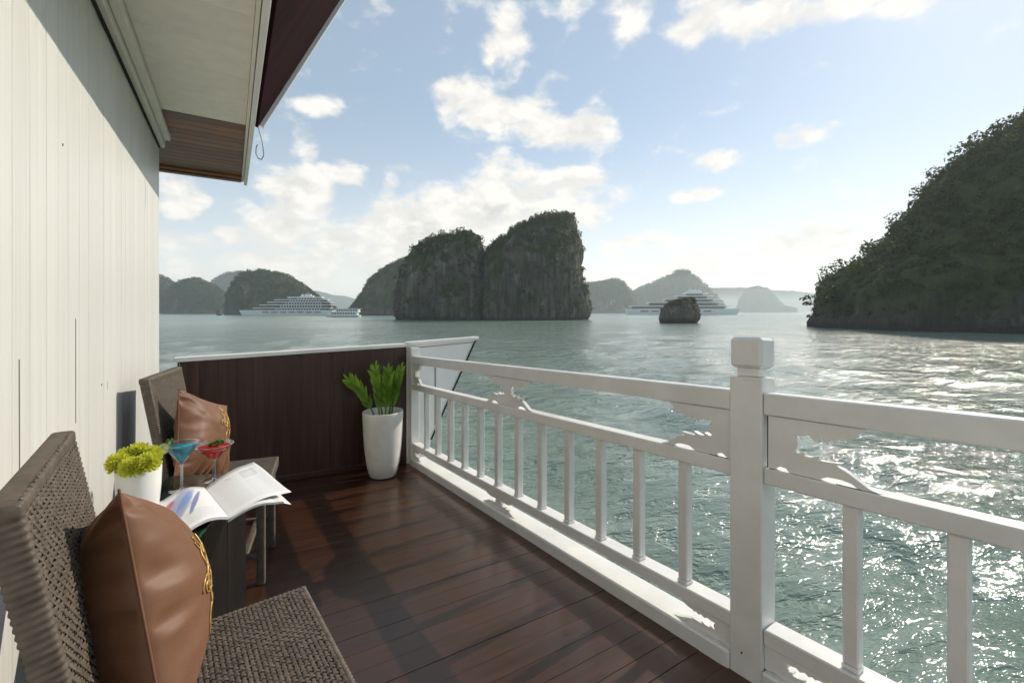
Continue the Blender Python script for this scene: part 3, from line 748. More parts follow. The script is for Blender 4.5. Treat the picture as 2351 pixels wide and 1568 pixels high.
def bracket(s0, sign, z0, gap, sx=1.0):
    k = gap/.150
    pts = [(s0+sign*x*sx, z0+y*k) for x, y in half]
    vs, fs = extrude_poly(pts, .018, .040)
    RR('scroll_bracket', (([Vector((v.x, v.z, v.y)) for v in vs]), fs))
def bracket2(s0, z0, gap, sx=1.0, neck=.045):
    k = gap/.150
    r = [(max(x-neck, 0)*sx, y*k) for x, y in half if x > neck+.012]
    r = [(.035*sx, .149*k)]+[q for q in r if q[1] < .1485*k or q[0] > .1*sx]
    pts = [(s0+x, z0+y) for x, y in r]+[(s0-x, z0+y) for x, y in r[::-1]]
    vs, fs = extrude_poly(pts, .018, .040)
    RR('scroll_bracket', (([Vector((v.x, v.z, v.y)) for v in vs]), fs))
bracket(PW+.001, 1, .713, .170); bracket(-.001-.012, -1, .713, .170); bracket(2.985, -1, .713, .170, .62)
bracket2(1.50, .713, .170)
bracket(PW+.001, 1, .0585, .079, .8); bracket(-.001, -1, .0585, .079, .8); bracket(2.985, -1, .0585, .079, .6); bracket2(1.60, .0585, .079, .75)
bracket2(-1.4, .713, .170)
for a_, c_, h_ in ((-.21, -.03, .8836), (-.26, -.20, .7125), (-.03, -.015, .7125), (.13, .26, .8836), (.12, .19, .7125), (1.36, 1.55, .8836), (.03, .034, .70)):
    RR('joint_crack', box(a_, c_, .0165, .0178, h_-.0012, h_+.0016), 'gap')
RR('joint_crack', box(-.0125, -.0095, .0165, .0178, .714, .882), 'gap')

# ------------------------------------------------------------------ chairs
SEATH, BACKH, CW, RECL, DEP = .445, .915, .43, .085, .425
def weave(w, h, pitch, amp, rib, twill=1):
    """woven panel in x (width) and y (height); two sets of undulating flat strands"""
    vs, fs = [], []
    nxs, nys = int(w/pitch), int(h/pitch); px, py = w/nxs, h/nys
    wr_ = random.Random(5)
    def strand(fixed, along_n, step, horiz, idx):
        fixed += wr_.uniform(-.0006, .0006); aj = wr_.uniform(.75, 1.25); ph0 = wr_.uniform(0, 6)
        o = len(vs); sub = 2; hwid = rib*(py if horiz else px)/2
        for i in range(along_n*sub+1):
            t = i/sub; ph = math.pi*(t+idx/twill*1.0)
            z = amp*aj*math.sin(ph+ (0 if horiz else math.pi))+.0007*math.sin(t*.31+ph0)
            L = t*step
            for q, dz in ((-hwid, -amp*.35), (0, 0), (hwid, -amp*.35)):
                vs.append(Vector((L, fixed+q, z+dz)) if horiz else Vector((fixed+q, L, z+dz)))
        for i in range(along_n*sub):
            for q in (0, 1):
                a = o+i*3+q; f = [a, a+3, a+4, a+1]; fs.append(f if not horiz else f)
    for j in range(nys): strand((j+.5)*py, nxs, px, True, j)
    for i in range(nxs): strand((i+.5)*px, nys, py, False, i)
    return vs, fs
def wrapped(path, w, t, pitch=.0105, amp=.0024):
    """bar wound with wicker: a rectangular section swept along path with ribs"""
    path = [Vector(p) for p in path]; vs, fs = [], []; rows = 0
    prof = []
    for a in range(16):
        q = 2*math.pi*a/16; e = .45
        prof.append((math.copysign(abs(math.cos(q))**e, math.cos(q)), math.copysign(abs(math.sin(q))**e, math.sin(q))))
    for i in range(len(path)-1):
        p0, p1 = path[i], path[i+1]; L = (p1-p0).length; d = (p1-p0)/L; n = max(2, int(L/pitch*4))
        side = Vector((0, 1, 0)) if abs(d.y) < .9 else Vector((1, 0, 0)); fw = d.cross(side).normalized()
        for k in range(n+1):
            if i > 0 and k == 0: pass
            p = p0+d*(L*k/n); g = amp*abs(math.sin(math.pi*L*k/n/pitch))-amp
            for cx, sy in prof: vs.append(p+side*(cx*(w/2+g))+fw*(sy*(t/2+g)))
            rows += 1
            if k > 0:
                o = (rows-2)*16
                for a in range(16):
                    a2 = (a+1) % 16; fs.append([o+a, o+a2, o+16+a2, o+16+a])
        o = (rows-1)*16; fs.append([o+a for a in range(16)]); o2 = (rows-1-n)*16; fs.append([o2+a for a in range(16)][::-1])
    return vs, fs
chair_meshes = {}
def chair(center_top, fdir, label, deck_fit=True):
    """center_top: plan position of the middle of the back's top front edge; fdir: facing"""
    f = Vector((fdir[0], fdir[1], 0)).normalized(); rot = math.atan2(f.y, f.x)
    base = Vector((center_top[0], center_top[1], 0))+f*.25; base.z = deckz(base.x, base.y)
    root = thing('wicker_chair', base, label, 'chair', 'wicker chairs on the deck', rot)
    # local frame: x forward, y across; top front edge of the back at x=-.25
    xb0, xt = -.25+RECL, -.25
    hs = BACKH-.10
    bt = .036
    mm = chair_meshes
    def once(key, fn):
        if key not in mm:
            p, mat, sm = fn(); mm[key] = new_mesh(key, p[0], p[1], M[mat], sm)
        return mm[key]
    lean = math.atan2(RECL, BACKH-SEATH)
    def back_pt(y, h, off): # point on the front plane of the back at height h, off = outwards
        k = (h-SEATH)/(BACKH-SEATH); return Vector((xb0+(xt-xb0)*k+off*math.cos(lean), y, h+off*math.sin(lean)))
    Hh = BACKH-SEATH+.05
    def bk():
        p = weave(CW-.034, Hh-.012, .0094, .0020, .64); return mapv(p, lambda v: back_pt(v.x-(CW-.034)/2, SEATH-.04+v.y, -.003+v.z)), 'wicker', True
    def bkb():
        return mapv(box(-(CW-.05)/2, (CW-.05)/2, SEATH-.05, BACKH-.02, -bt+.006, -.012), lambda v: back_pt(v.x, v.y, v.z)), 'wicker_dark', False
    def bkf():
        y = CW/2-.010
        a, b_, c, d = back_pt(-y, SEATH-.06, -bt/2), back_pt(-y, BACKH-.014, -bt/2), back_pt(y, BACKH-.014, -bt/2), back_pt(y, SEATH-.06, -bt/2)
        return join(wrapped([a, b_], .020, bt), wrapped([d, c], .020, bt), wrapped([back_pt(-y-.010, BACKH-.012, -bt/2), back_pt(y+.010, BACKH-.012, -bt/2)], bt, .024)), 'wicker', True
    br = obj('backrest', once('backrest', bkb), root); obj('woven_panel', once('back_panel', bk), br); obj('wound_frame', once('back_frame', bkf), br)
    xs0, xs1 = xb0-.03, -.25+DEP
    def st():
        p = weave(xs1-xs0-.02, CW-.01, .0094, .0020, .64); return mapv(p, lambda v: Vector((xs0+.01+v.x, v.y-(CW-.01)/2, SEATH-.003+v.z))), 'wicker', True
    def stb(): return box(xs0, xs1-.006, -CW/2+.006, CW/2-.006, SEATH-.055, SEATH-.010, .008, 2), 'wicker_dark', False
    def stf():
        y = CW/2-.004; z = SEATH-.0275
        return join(wrapped([(xs0, -y, z), (xs1, -y, z)], .016, .05), wrapped([(xs0, y, z), (xs1, y, z)], .016, .05), wrapped([(xs1-.006, -y, z), (xs1-.006, y, z)], .016, .05)), 'wicker', True
    se = obj('seat', once('seat', stb), root); obj('woven_panel', once('seat_panel', st), se); obj('wound_edge', once('seat_edge', stf), se)
    cr, sr = math.cos(rot), math.sin(rot)
    for (lx, ly, ztop, isback) in ((xs1-.03, -CW/2+.03, SEATH-.055, 0), (xs1-.03, CW/2-.03, SEATH-.055, 0), (xs0-.0, -CW/2+.02, SEATH-.02, 1), (xs0-.0, CW/2-.02, SEATH-.02, 1)):
        bx_ = lx-(.05 if isback else 0); wpx = base.x+cr*bx_-sr*ly; wpy = base.y+sr*bx_+cr*ly
        zb = deckz(wpx, wpy)-base.z+.001
        p = wrapped([(bx_, ly, zb), (lx, ly, ztop)], .036, .036, .0085, .001); obj('leg', new_mesh('leg', p[0], p[1], M['wicker'], True), root)
    def s1(): return join(wrapped([(xs0-.02, -CW/2+.025, .13), (xs1-.045, -CW/2+.025, .13)], .022, .03)), 'wicker', True
    def s2(): return join(wrapped([(xs0-.02, CW/2-.025, .13), (xs1-.045, CW/2-.025, .13)], .022, .03)), 'wicker', True
    def s3(): return join(wrapped([(.08, -CW/2+.035, .13), (.08, CW/2-.035, .13)], .03, .022)), 'wicker', True
    for key, fn in (('stretcher_a', s1), ('stretcher_b', s2), ('stretcher_c', s3)): obj('stretcher', once(key, fn), root)
    return root, base, rot
f1 = (.769, .61); f2 = (.926, .378)
ch1 = chair((-.731, .705), f1, 'nearest brown wicker chair, cut by the bottom left corner of the picture')
BACKH += .025; chair_meshes.clear()
ch2 = chair((-1.55, 1.985), f2, 'farther brown wicker chair between the cabin wall and the dark bulkhead')

# ------------------------------------------------------------------ cushions
def cushion(center, fdir, lean, roll, size, thick, label, seed, emb):
    f = Vector((fdir[0], fdir[1], 0)).normalized(); rot = math.atan2(f.y, f.x)
    root = thing('cushion', center, label, 'cushion', 'brown satin cushions on the wicker chairs')
    Rm = Matrix.Rotation(rot, 3, 'Z') @ Matrix.Rotation(-lean, 3, 'Y') @ Matrix.Rotation(roll, 3, 'X')
    n = 60; h = size/2; rs = random.Random(seed); so = Vector((seed*7.3, 1.7, seed*2.9))
    def surf(u, v, side):
        # edges pulled in between the corners
        pin = .075
        y = h*u*(1-pin*(1-u*u)*abs(v)**1.5*0-pin*(1-v*v)); z = h*v*(1-pin*(1-u*u))
        g = ((1-abs(u)**2.3)*(1-abs(v)**2.3)); g = max(g, 0)**.62
        x = side*thick/2*g
        q = Vector((u*1.4, v*1.4, side*2))+so
        edge = max(abs(u), abs(v))
        ang = math.atan2(v, u)
        wr = noise.noise(Vector((math.cos(ang)*5, math.sin(ang)*5, seed+side)))*.010*(edge**3)*(1-edge**10)*1.3
        along = u if abs(v) > abs(u) else v
        fold = noise.noise(Vector((along*7.5, seed*3.1+(1 if abs(v) > abs(u) else 2)*5+math.copysign(2, u+v), side*.6)))
        fold = max(0, fold-.05)*math.exp(-(1-edge)/.16)*(1-edge**14)
        x += side*(noise.fractal(q, 1, 2, 3)*.012*g+wr-fold*.060)
        return Vector((x, y, z))
    vs, fs = [], []
    for side in (-1, 1):
        o = len(vs)
        for i in range(n+1):
            for j in range(n+1):
                u = math.sin((i/n*2-1)*math.pi/2); v = math.sin((j/n*2-1)*math.pi/2)
                vs.append(Rm @ surf(u, v, side))
        for i in range(n):
            for j in range(n):
                a = o+i*(n+1)+j; q = [a, a+1, a+n+2, a+n+1]; fs.append(q if side < 0 else q[::-1])
    me = new_mesh('cushion_cover', vs, fs, M['satin'], True)
    bm = bmesh.new(); bm.from_mesh(me); bmesh.ops.remove_doubles(bm, verts=bm.verts, dist=.0006); bm.to_mesh(me); bm.free()
    body = obj('cover', me, root)
    seam = [Rm @ (surf(u, v, 1)*.5+surf(u, v, -1)*.5) for (u, v) in
            [(math.sin((i/40*2-1)*math.pi/2), 1) for i in range(40)]+[(1, -math.sin((i/40*2-1)*math.pi/2)) for i in range(40)]+
            [(-math.sin((i/40*2-1)*math.pi/2), -1) for i in range(40)]+[(-1, math.sin((i/40*2-1)*math.pi/2)) for i in range(40)]]
    q = tube(seam, .0022, 6, True); obj('seam', new_mesh('seam', q[0], q[1], M['satin'], True), body)
    # embroidered scrollwork on the front
    parts = []
    for (cu, cv, loops) in emb:
        for lp in loops:
            pts = []
            for (a_, b_) in lp:
                u, v = cu+a_, cv+b_; u = max(-.97, min(.97, u)); v = max(-.97, min(.97, v))
                pts.append(Rm @ (surf(u, v, 1)+Vector((.0014, 0, 0))))
            parts.append(tube(pts, .0019, 5))
    q = join(*parts); obj('gold_embroidery', new_mesh('gold_embroidery', q[0], q[1], M['gold'], True), body)
    return root
def swirl(cx, cy, r0, r1, turns, ph, n=40, ys=1.0):
    return [(cx+(r0+(r1-r0)*i/n)*math.cos(ph+turns*2*math.pi*i/n), cy+ys*(r0+(r1-r0)*i/n)*math.sin(ph+turns*2*math.pi*i/n)) for i in range(n+1)]
def stroke(*p, n=10):
    out = []
    for i in range(len(p)-1):
        for k in range(n): out.append((p[i][0]+(p[i+1][0]-p[i][0])*k/n, p[i][1]+(p[i+1][1]-p[i][1])*k/n))
    return out+[p[-1]]
orn = [swirl(0, 0, .16, .15, 1, 0), swirl(.05, -.20, .15, .14, 1, 1), swirl(-.05, .16, .12, .12, 1, 1), swirl(.02, -.02, .05, .24, 1.6, 2), swirl(0, -.42, .12, .11, 1, .5, ys=1.5), swirl(-.16, -.1, .03, .12, 1.4, 1),
       swirl(.16, .05, .03, .13, 1.5, 3), stroke((-.2, .34), (-.08, .20), (-.02, .30), (.06, .18), (.14, .30)), stroke((-.14, .40), (-.05, .26)), stroke((.03, .42), (.02, .25)), stroke((-.02, -.5), (.05, -.7), (0, -.85))]
cushion(Vector((-.700, .835, CAMZ-.545)), (.725, .689), rad(8), rad(-20), .40, .205, 'large brown satin cushion on the nearest wicker chair', 3, [(-.24, .02, orn)])
cushion(Vector((-1.385, 1.985, CAMZ-.565)), (.95, .12), rad(12), rad(-24), .37, .15, 'smaller-looking brown satin cushion with gold scrollwork on the farther wicker chair', 8, [(.36, .42, [[(a*1.15, c*1.1) for a, c in l] for l in orn[:9]])])

# ------------------------------------------------------------------ table and what stands on it
TH = .55
def tz(x, y): return deckz(x, y)+TH
Bc = Vector((-1.037, 1.784, 0)); ed = Vector((-.2986, .954, 0)).normalized(); dd = Vector((-ed.y, ed.x, 0))  # dd points to the wall
TL, TD = .74, .285
tc_ = Bc-ed*TL/2+dd*TD/2; tc_.z = deckz(tc_.x, tc_.y)
tab = thing('side_table', tc_, 'dark wooden side table with green-edged glass top between the two wicker chairs', 'table')
def tf(v, lift=None):            # x along the front from the far corner, y towards the wall, z above the deck
    p = Bc-ed*v.x+dd*v.y; return Vector((p.x, p.y, deckz(p.x, p.y)+v.z))-tc_
part = mapv(box(0, TL, 0, TD, TH-.0095, TH, .0015), tf); gt = obj('glass_top', new_mesh('glass_top', part[0], part[1], M['gtop']), tab)
part = mapv(box(-.0015, TL, -.0022, -.0001, TH-.0085, TH-.0012), tf); obj('green_edge', new_mesh('green_edge', part[0], part[1], M['gedge']), gt)
for a, c in ((.028, .255), (.257, .483), (.485, TL-.03)):
    part = mapv(box(a+.002, c, .026, .044, .03, TH-.012, .002), tf); obj('front_panel', new_mesh('front_panel', part[0], part[1], M['table']), tab)
part = mapv(join(box(.03, TL-.03, .0445, .056, .0, TH-.0105), box(.012, .026, .03, TD-.02, .0, TH-.0105), box(TL-.03, TL-.015, .03, TD-.02, .0, TH-.0105), box(.03, TL-.03, TD-.035, TD-.02, .0, TH-.0105), box(.03, TL-.03, .03, TD-.03, .001, .028)), tf)
obj('carcass', new_mesh('carcass', part[0], part[1], M['table']), tab)
part = mapv(box(.026, .2, .02, .0255, TH-.05, TH-.02), tf)

# cocktail glasses
def glass_obj(px, py, label, prof_out, prof_in, liq, mat, extra):
    d = (py-716)/F; t = (px-1175)/F; Y = (1.10-TH)/(d-.027*t-.068)
    p = Vector((t*Y, Y, tz(t*Y, Y)+.0005))
    root = thing('cocktail_glass', p, label, 'glass', 'cocktail glasses on the side table')
    k_ = 1.12; prof_out, prof_in, liq = [[(r_*k_, z_*k_) for r_, z_ in pr] for pr in (prof_out, prof_in, liq)]
    prof = prof_out+prof_in[::-1]
    q = lathe(prof, 40); obj('glass_body', new_mesh('glass_body', q[0], q[1], M['glass'], True), root)
    ns_ = [i for i, (r_, z_) in enumerate(prof_out) if z_ > .04][0]
    q = lathe([(r_+.0006, z_) for r_, z_ in prof_out[1:ns_+2]], 24); obj('stem', new_mesh('stem', q[0], q[1], M['glass_thick'], True), root)
    rr_, rz_ = prof_out[-1]; q = tube([(rr_*math.cos(a_*math.pi/24), rr_*math.sin(a_*math.pi/24), rz_) for a_ in range(48)], .0011, 6, True); obj('rim', new_mesh('rim', q[0], q[1], M['glass_thick'], True), root)
    q = lathe(liq, 40); obj('drink', new_mesh('drink', q[0], q[1], M[mat], True), root)
    extra(root); return root
o1 = [(.0005, 0), (.033, 0), (.034, .0015), (.006, .005), (.0036, .012), (.0033, .074), (.005, .082), (.048, .147)]
i1 = [(.0006, .0855), (.004, .0858), (.0472, .1472)]
l1 = [(.0005, .0865), (.0035, .0868), (.0385, .1365), (.0005, .1365)]
def lime(root):
    q = lathe([(.0005, -.002), (.017, -.002), (.017, .002), (.0005, .002)], 24); r = lathe([(.0172, -.0024), (.0195, -.0022), (.0195, .0022), (.0172, .0024)], 24)
    Rm = Matrix.Rotation(rad(30), 3, 'Z') @ Matrix.Rotation(rad(82), 3, 'X'); c = Vector((-.040, -.032, .155))
    sl = obj('lime_slice', new_mesh('lime_slice', [Rm @ v+c for v in q[0]], q[1], M['lime'], False), root)
    obj('peel', new_mesh('peel', [Rm @ v+c for v in r[0]], r[1], M['limepeel'], False), sl)
    P = np.array([[-.04, 0, .152]]); 
    lf = leaf_cloud('leaf_garnish', [[-.046, .004, .172]], [[0, 0, 1]], [.012], 14, .008, root, M['mint'], 3); del lf['kind']
def mint(root):
    lf = leaf_cloud('mint_sprig', [[.006, .0, .138], [-.014, .004, .135], [.026, 0, .144]], [[0, 0, 1]]*3, [.014, .013, .012], 18, .009, root, M['mint'], 4); del lf['kind']
glass_obj(417, 1126, 'cocktail glass of bright blue drink with a lime slice on its rim', o1, i1, l1, 'blue', lime)
o2 = [(.0005, 0), (.034, 0), (.035, .0015), (.006, .005), (.004, .012), (.0036, .062), (.006, .068), (.020, .078), (.026, .090), (.040, .100), (.0565, .121)]
i2 = [(.0006, .0715), (.005, .0720), (.0188, .0800), (.0248, .0910), (.039, .1010), (.0557, .1212)]
l2 = [(.0005, .0725), (.0045, .0728), (.0182, .0808), (.0242, .0918), (.0385, .1018), (.048, .1125), (.0005, .1125)]
glass_obj(491, 1103, 'cocktail glass of red drink topped with a green mint sprig', o2, i2, l2, 'red', mint)

# vase and blooms
def on_table(px, Y): 
    t = (px-1175)/F; return Vector((t*Y, Y, tz(t*Y, Y)+.0006))
vp = on_table(318, 1.37)
vase = thing('vase', vp, 'white ceramic vase of yellow-green blooms on the side table', 'vase')
q = lathe([(.0005, 0), (.046, 0), (.050, .004), (.0555, .07), (.0575, .128), (.0565, .131), (.053, .128), (.050, .03), (.0005, .025)], 40)
obj('vase_body', new_mesh('vase_body', q[0], q[1], M['vase'], True), vase)
def bloom_mesh(seed, r):
    rs = np.random.RandomState(seed); vs, fs = [], []
    n = 330
    for i in range(n):
        z = 1-2*(i+.5)/n
        if z < -.75: continue
        a = i*2.39996+rs.uniform(-.2, .2); q = math.sqrt(1-z*z); d = Vector((q*math.cos(a), q*math.sin(a), z+.0)).normalized()
        t = d.orthogonal().normalized(); t.rotate(Matrix.Rotation(rs.uniform(0, 6.28), 3, d)); w = r*.095; L = r*rs.uniform(.85, 1.08)
        sgn = rs.uniform(.5, 1); up_ = Vector((0, 0, 1))
        p0 = d*(r*.25); p1 = d*(L*.75)+d.cross(t)*.002; p2 = d*L+up_*r*.06*sgn
        o = len(vs); c = d.cross(t)*.18*r
        vs += [p0-t*w*.4, p0+t*w*.4, p1+t*w, p2+t*w*.7+c*.5, p2-t*w*.7+c*.5, p1-t*w, p1*.97]
        fs += [[o, o+1, o+2, o+6], [o, o+6, o+5], [o+6, o+2, o+3], [o+6, o+3, o+4], [o+6, o+4, o+5]]
    core = lathe([(.0003, -r*.6), (r*.4, -r*.4), (r*.58, 0), (r*.4, r*.45), (.0003, r*.58)], 12)
    return join((vs, fs), core)
desc = ['yellow-green bloom at the left end of the vase bunch', 'yellow-green bloom at the top middle of the vase bunch', 'yellow-green bloom low in the middle of the vase bunch', 'yellow-green bloom low at the right of the vase bunch', 'yellow-green bloom at the upper right end of the vase bunch nearest the blue drink', 'yellow-green bloom at the upper left of the vase bunch']
for k, (x, y, Y, r) in enumerate(((272, 1065, 1.33, .036), (318, 1040, 1.40, .036), (303, 1074, 1.31, .037), (340, 1063, 1.33, .036), (350, 1044, 1.40, .030), (292, 1050, 1.385, .034))):
    c = at(x, y, Y); root = thing('chrysanthemum', c, desc[k], 'flower', 'blooms in the white vase')
    r *= .93; q = bloom_mesh(k+1, r); obj('petals', new_mesh('petals', q[0], q[1], M['bloom'], False), root)
    st_ = [Vector((0, 0, -r*.5)), (vp+Vector((0, 0, .15))-c)*.7+Vector((0, 0, -.004)), vp+Vector(((k-2.5)*.008, .01*(k % 2), .04))-c]
    q = tube(st_, .0028, 6); obj('stem', new_mesh('stem', q[0], q[1], M['stalk'], True), root)

# magazine
def page_mat(name, kind):
    m, n, bs = base_mat(name)
    uv = n.n('ShaderNodeUVMap'); uv.uv_map = 'page'
    sp = n.n('ShaderNodeSeparateXYZ'); n.lk(uv.outputs[0], sp.inputs[0]); u, v = sp.outputs[0], sp.outputs[1]
    col = n.mix(0, (.82, .82, .82), (.8, .8, .8))
    def ell(cx, cy, rx, ry, ang, soft=.35):
        x = n.m('SUBTRACT', u, cx); y = n.m('SUBTRACT', v, cy); ca, sa = math.cos(ang), math.sin(ang)
        xr = n.m('ADD', n.m('MULTIPLY', x, ca/rx), n.m('MULTIPLY', y, sa/rx)); yr = n.m('ADD', n.m('MULTIPLY', x, -sa/ry), n.m('MULTIPLY', y, ca/ry))
        w = n.noise(uv.outputs[0], 7, 4); d = n.m('ADD', n.m('ADD', n.m('MULTIPLY', xr, xr), n.m('MULTIPLY', yr, yr)), n.m('MULTIPLY', n.m('SUBTRACT', w, .5), .9))
        return n.mr(d, 1.0+soft, 1.0-soft)
    lines = n.m('GREATER_THAN', n.m('FRACT', n.m('MULTIPLY', v, 46)), .55)
    words = n.m('GREATER_THAN', n.noise(n.vm('MULTIPLY', uv.outputs[0], (60, 23, 1)), 1, 2), .45)
    txt = n.m('MULTIPLY', lines, words)
    def rect(u0, u1, v0, v1):
        return n.m('MULTIPLY', n.m('MULTIPLY', n.m('GREATER_THAN', u, u0), n.m('LESS_THAN', u, u1)), n.m('MULTIPLY', n.m('GREATER_THAN', v, v0), n.m('LESS_THAN', v, v1)))
    if kind == 'left':
        col = n.mix(n.m('MULTIPLY', ell(.50, .55, .48, .12, rad(62)), .8), col, (.34, .36, .58))
        col = n.mix(n.m('MULTIPLY', ell(.62, .62, .34, .07, rad(58)), .85), col, (.20, .32, .62))
        col = n.mix(n.m('MULTIPLY', ell(.42, .70, .16, .05, rad(50)), .9), col, (.60, .10, .24))
        col = n.mix(n.m('MULTIPLY', ell(.74, .55, .30, .035, rad(64)), .85), col, (.12, .16, .38))
        col = n.mix(n.m('MULTIPLY', ell(.55, .45, .22, .05, rad(40)), .5), col, (.45, .42, .62))
        col = n.mix(n.m('MULTIPLY', n.m('MULTIPLY', txt, rect(.55, .94, .06, .34)), .35), col, (.3, .3, .3))
    else:
        col = n.mix(n.m('MULTIPLY', n.m('MULTIPLY', txt, rect(.10, .48, .10, .92)), .22), col, (.35, .35, .35))
        col = n.mix(n.m('MULTIPLY', n.m('MULTIPLY', txt, rect(.54, .92, .10, .60)), .22), col, (.35, .35, .35))
        col = n.mix(n.m('MULTIPLY', rect(.58, .86, .66, .86), .5), col, (.45, .45, .45))
        col = n.mix(n.m('MULTIPLY', rect(.61, .83, .68, .80), .8), col, (.74, .74, .74))
    n.lk(col, bs.inputs['Base Color']); bs.inputs['Roughness'].default_value = .38
    return m
def magazine():
    sn = at(523, 1189, 1.30); sf = at(468, 1119, 1.545)
    cn = Vector((sn.x, sn.y, 0)); cf = Vector((sf.x, sf.y, 0)); ax = (cf-cn); Lm = ax.length; ax.normalize(); cr = Vector((ax.y, -ax.x, 0))  # cr to the right page
    root = thing('magazine', Vector((cn.x, cn.y, tz(cn.x, cn.y))), 'open magazine with a purple and blue picture, hanging over the side table edge', 'magazine')
    org = root.location
    def sheet(name, sign, w, hfun, skew, t, mat, uvflip, ext=0, n=26, m=10, lift=0):
        vs, fs, uvs = [], [], []
        for i in range(n+1):
            f = i/n
            for j in range(m+1):
                g = j/m; p = cn+cr*(sign*w*f)+ax*(Lm*g+skew*f+ext*f*g)
                z = tz(p.x, p.y)-org.z+hfun(f, g)+lift
                vs.append(Vector((p.x-org.x, p.y-org.y, z)))
        N1 = len(vs); vs += [v-Vector((0, 0, t)) for v in vs]
        for i in range(n):
            for j in range(m):
                a = i*(m+1)+j; q = [a, a+m+1, a+m+2, a+1]; q = q if sign > 0 else q[::-1]
                fs.append(q); fs.append([N1+x for x in q[::-1]])
        rim = [i*(m+1) for i in range(n+1)]+[n*(m+1)+j for j in range(1, m+1)]+[i*(m+1)+m for i in range(n-1, -1, -1)]+[j for j in range(m-1, 0, -1)]
        for k in range(len(rim)):
            a, c = rim[k], rim[(k+1) % len(rim)]; q = [a, N1+a, N1+c, c]; fs.append(q if sign > 0 else q[::-1])
        me = new_mesh(name, vs, fs, M['paper'], True); me.materials.append(mat)
        uvl = me.uv_layers.new(name='page')
        for p in me.polygons:
            istop = all(v < N1 for v in p.vertices) 
            p.material_index = 1 if istop else 0; p.use_smooth = istop
            for li in p.loop_indices:
                v = me.loops[li].vertex_index % N1; f = (v//(m+1))/n; g = (v % (m+1))/m
                uvl.data[li].uv = (f if sign > 0 else 1-f, g)
        return obj(name, me, root)
    hl = lambda f, g: .004+.020*math.sin(min(f*1.7, 1)*math.pi)*(1-f*.3)+.006*(1-f)+.010*max(0, .35-f)
    hr = lambda f, g: .006+.030*math.sin(min(f*1.25+.02, 1)*math.pi*.62)-.012*max(0, f-.62)**1.3*6*0+.004*math.sin(g*5+f*4)*f
    sheet('left_page_block', -1, .205, hl, -.075, .008, page_mat('left_page_print', 'left'), True)
    sheet('right_page_block', 1, .150, lambda f, g: hr(f, g)-.004, -.01, .006, M['paper'], False)
    sheet('right_page', 1, .190, lambda f, g: hr(f, g)+.003*f, .045, .0008, page_mat('right_page_print', 'right'), False, .10)
    sheet('loose_page', 1, .182, lambda f, g: hr(f, g)-.012*f-.03*max(0, f-.7)*(1-g)*2, .02, .0007, M['paper'], False, .08)
magazine()
# thin grey slab behind it, coloured as the sky reflected in the glass top
lp_ = [at(500, 1100, 1.68), at(585, 1083, 1.765), at(600, 1093, 1.70), at(520, 1112, 1.62)]
lp_ = [Vector((p.x, p.y, tz(p.x, p.y)+.001)) for p in lp_]; c = sum(lp_, Vector())/4
tag(obj('reflection_slab', new_mesh('reflection_slab', [p-c for p in lp_]+[p-c+Vector((0, 0, .004)) for p in lp_], [[3, 2, 1, 0], [4, 5, 6, 7], [0, 1, 5, 4], [1, 2, 6, 5], [2, 3, 7, 6], [3, 0, 4, 7]], pmat('grey_sky_reflection', (.20, .21, .22), .35, .1, 30)), None, c), 'thin grey slab painted as sky reflection on the glass top behind the open magazine', 'reflection_slab')

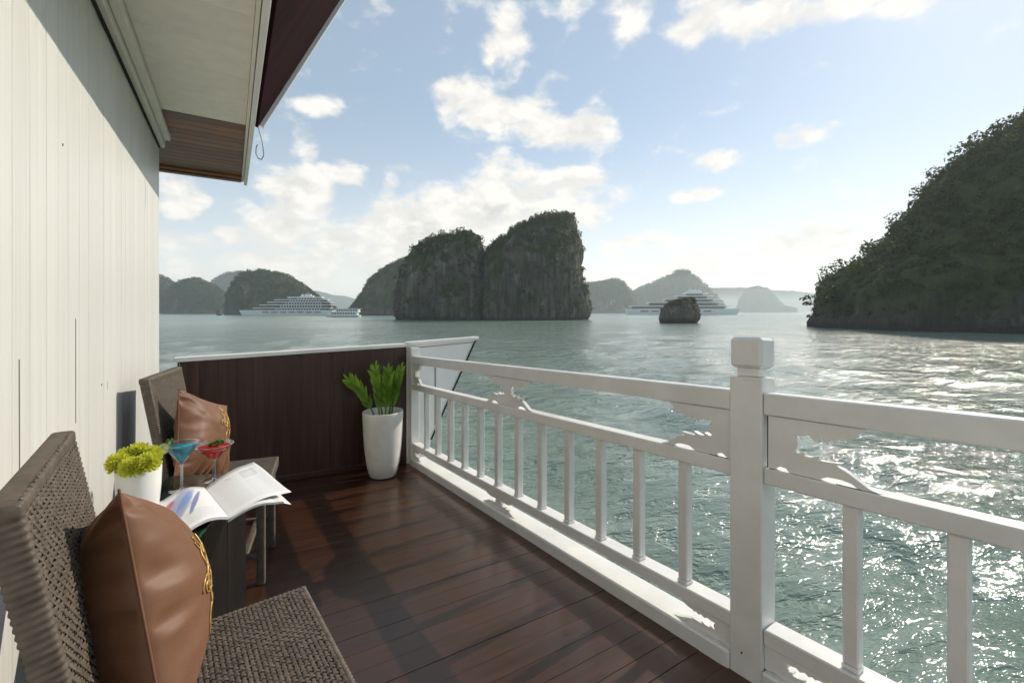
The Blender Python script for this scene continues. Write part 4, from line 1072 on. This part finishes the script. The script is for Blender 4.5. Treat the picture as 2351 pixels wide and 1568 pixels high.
# ------------------------------------------------------------------ potted plant
pp = Vector((-1.035, 3.545, 0)); pp.z = deckz(pp.x, pp.y)+.008
pot = thing('plant_pot', pp, 'tall white tapered plant pot in the corner by the railing', 'pot')
q = lathe([(.0005, 0), (.098, 0), (.104, .006), (.106, .022), (.112, .028), (.128, .10), (.143, .22), (.151, .34), (.156, .45), (.158, .505), (.156, .512), (.150, .512), (.146, .50), (.142, .44), (.0005, .44)], 56)
obj('pot_body', new_mesh('pot_body', q[0], q[1], M['pot'], True), pot)
q = lathe([(.0005, .452), (.07, .456), (.1415, .447)], 30); obj('soil', new_mesh('soil', q[0], q[1], M['soil'], True), pot)
zz = thing('zz_plant', pp+Vector((0, 0, .45)), 'green plant with thick stalks of glossy paired leaves in the white pot', 'plant')
def frond(base, tip, bend, nl, ll, seed, fat=1.0, plane=None):
    rs = random.Random(seed); base = Vector(base); tip = Vector(tip); ctrl = base.lerp(tip, .5)+Vector(bend)
    pts = [(base*(1-t)**2+ctrl*2*t*(1-t)+tip*t*t) for t in [i/24 for i in range(25)]]
    st = tube(pts, [.0085*(1-.7*i/24) for i in range(25)], 8); so = obj('stalk', new_mesh('stalk', st[0], st[1], M['stalk'], True), zz)
    vs, fs = [], []
    for k in range(nl):
        t = .24+.76*k/(nl-1); i = min(int(t*24), 23); p = pts[i].lerp(pts[i+1], t*24-i); d = (pts[i+1]-pts[i]).normalized()
        pl = Vector(plane or (0, -1, 0)); side = d.cross(pl).normalized(); pl = side.cross(d).normalized()
        for sg in ((-1, 1) if k < nl-1 else (0,)):
            L = ll*(.75+.5*math.sin(t*2.6))*rs.uniform(.9, 1.1); dirn = (side*sg*rs.uniform(.42, .62)+d*.95+pl*rs.uniform(-.1, .4)).normalized() if sg else d
            wv = dirn.cross(pl).normalized(); nv = wv.cross(dirn).normalized(); wd = L*.24*fat
            o = len(vs); n = 6
            for q in range(n+1):
                s_ = q/n; ww = wd*math.sin(math.pi*min(1, s_*.95+.05))**.75; c_ = p+dirn*(L*s_)-nv*(L*.18*s_*s_)
                vs += [c_-wv*ww+nv*ww*.35, c_, c_+wv*ww+nv*ww*.35]
            for q in range(n):
                for e in (0, 1): a = o+q*3+e; fs.append([a, a+1, a+4, a+3])
    obj('leaflets', new_mesh('leaflets', vs, fs, M['zz'], True), so)
frond((-.05, -.03, 0), (-.245, -.05, .31), (.03, 0, .04), 11, .088, 1, .52)
frond((-.01, -.05, 0), (-.035, -.06, .41), (.0, -.02, 0), 13, .066, 2, .72, (-.5, -1, 0))
frond((.03, -.03, 0), (.055, -.05, .39), (.0, -.03, 0), 13, .066, 3, .72, (.3, -1, 0))
frond((.06, .03, 0), (.14, .02, .40), (-.02, 0, .0), 13, .06, 4, .62)
frond((-.02, .05, 0), (-.10, .06, .36), (.02, 0, .03), 11, .066, 5, .7)
frond((.03, .06, 0), (.09, .06, .34), (.0, 0, .03), 11, .062, 6, .7)

# ------------------------------------------------------------------ haze over the bay
hm = bpy.data.materials.new('haze_air'); hm.use_nodes = True
ht = hm.node_tree; ht.nodes.clear()
pv = ht.nodes.new('ShaderNodeVolumePrincipled'); oo = ht.nodes.new('ShaderNodeOutputMaterial'); ht.links.new(pv.outputs[0], oo.inputs['Volume'])
pv.inputs['Color'].default_value = (.88, .96, 1.0, 1); pv.inputs['Density'].default_value = .00022; pv.inputs['Anisotropy'].default_value = .35
vs, fs = box(-6000, 6000, -6000, 6000, -4.5, 140)
tag(obj('haze', new_mesh('haze', vs, fs, hm)), kind='stuff')
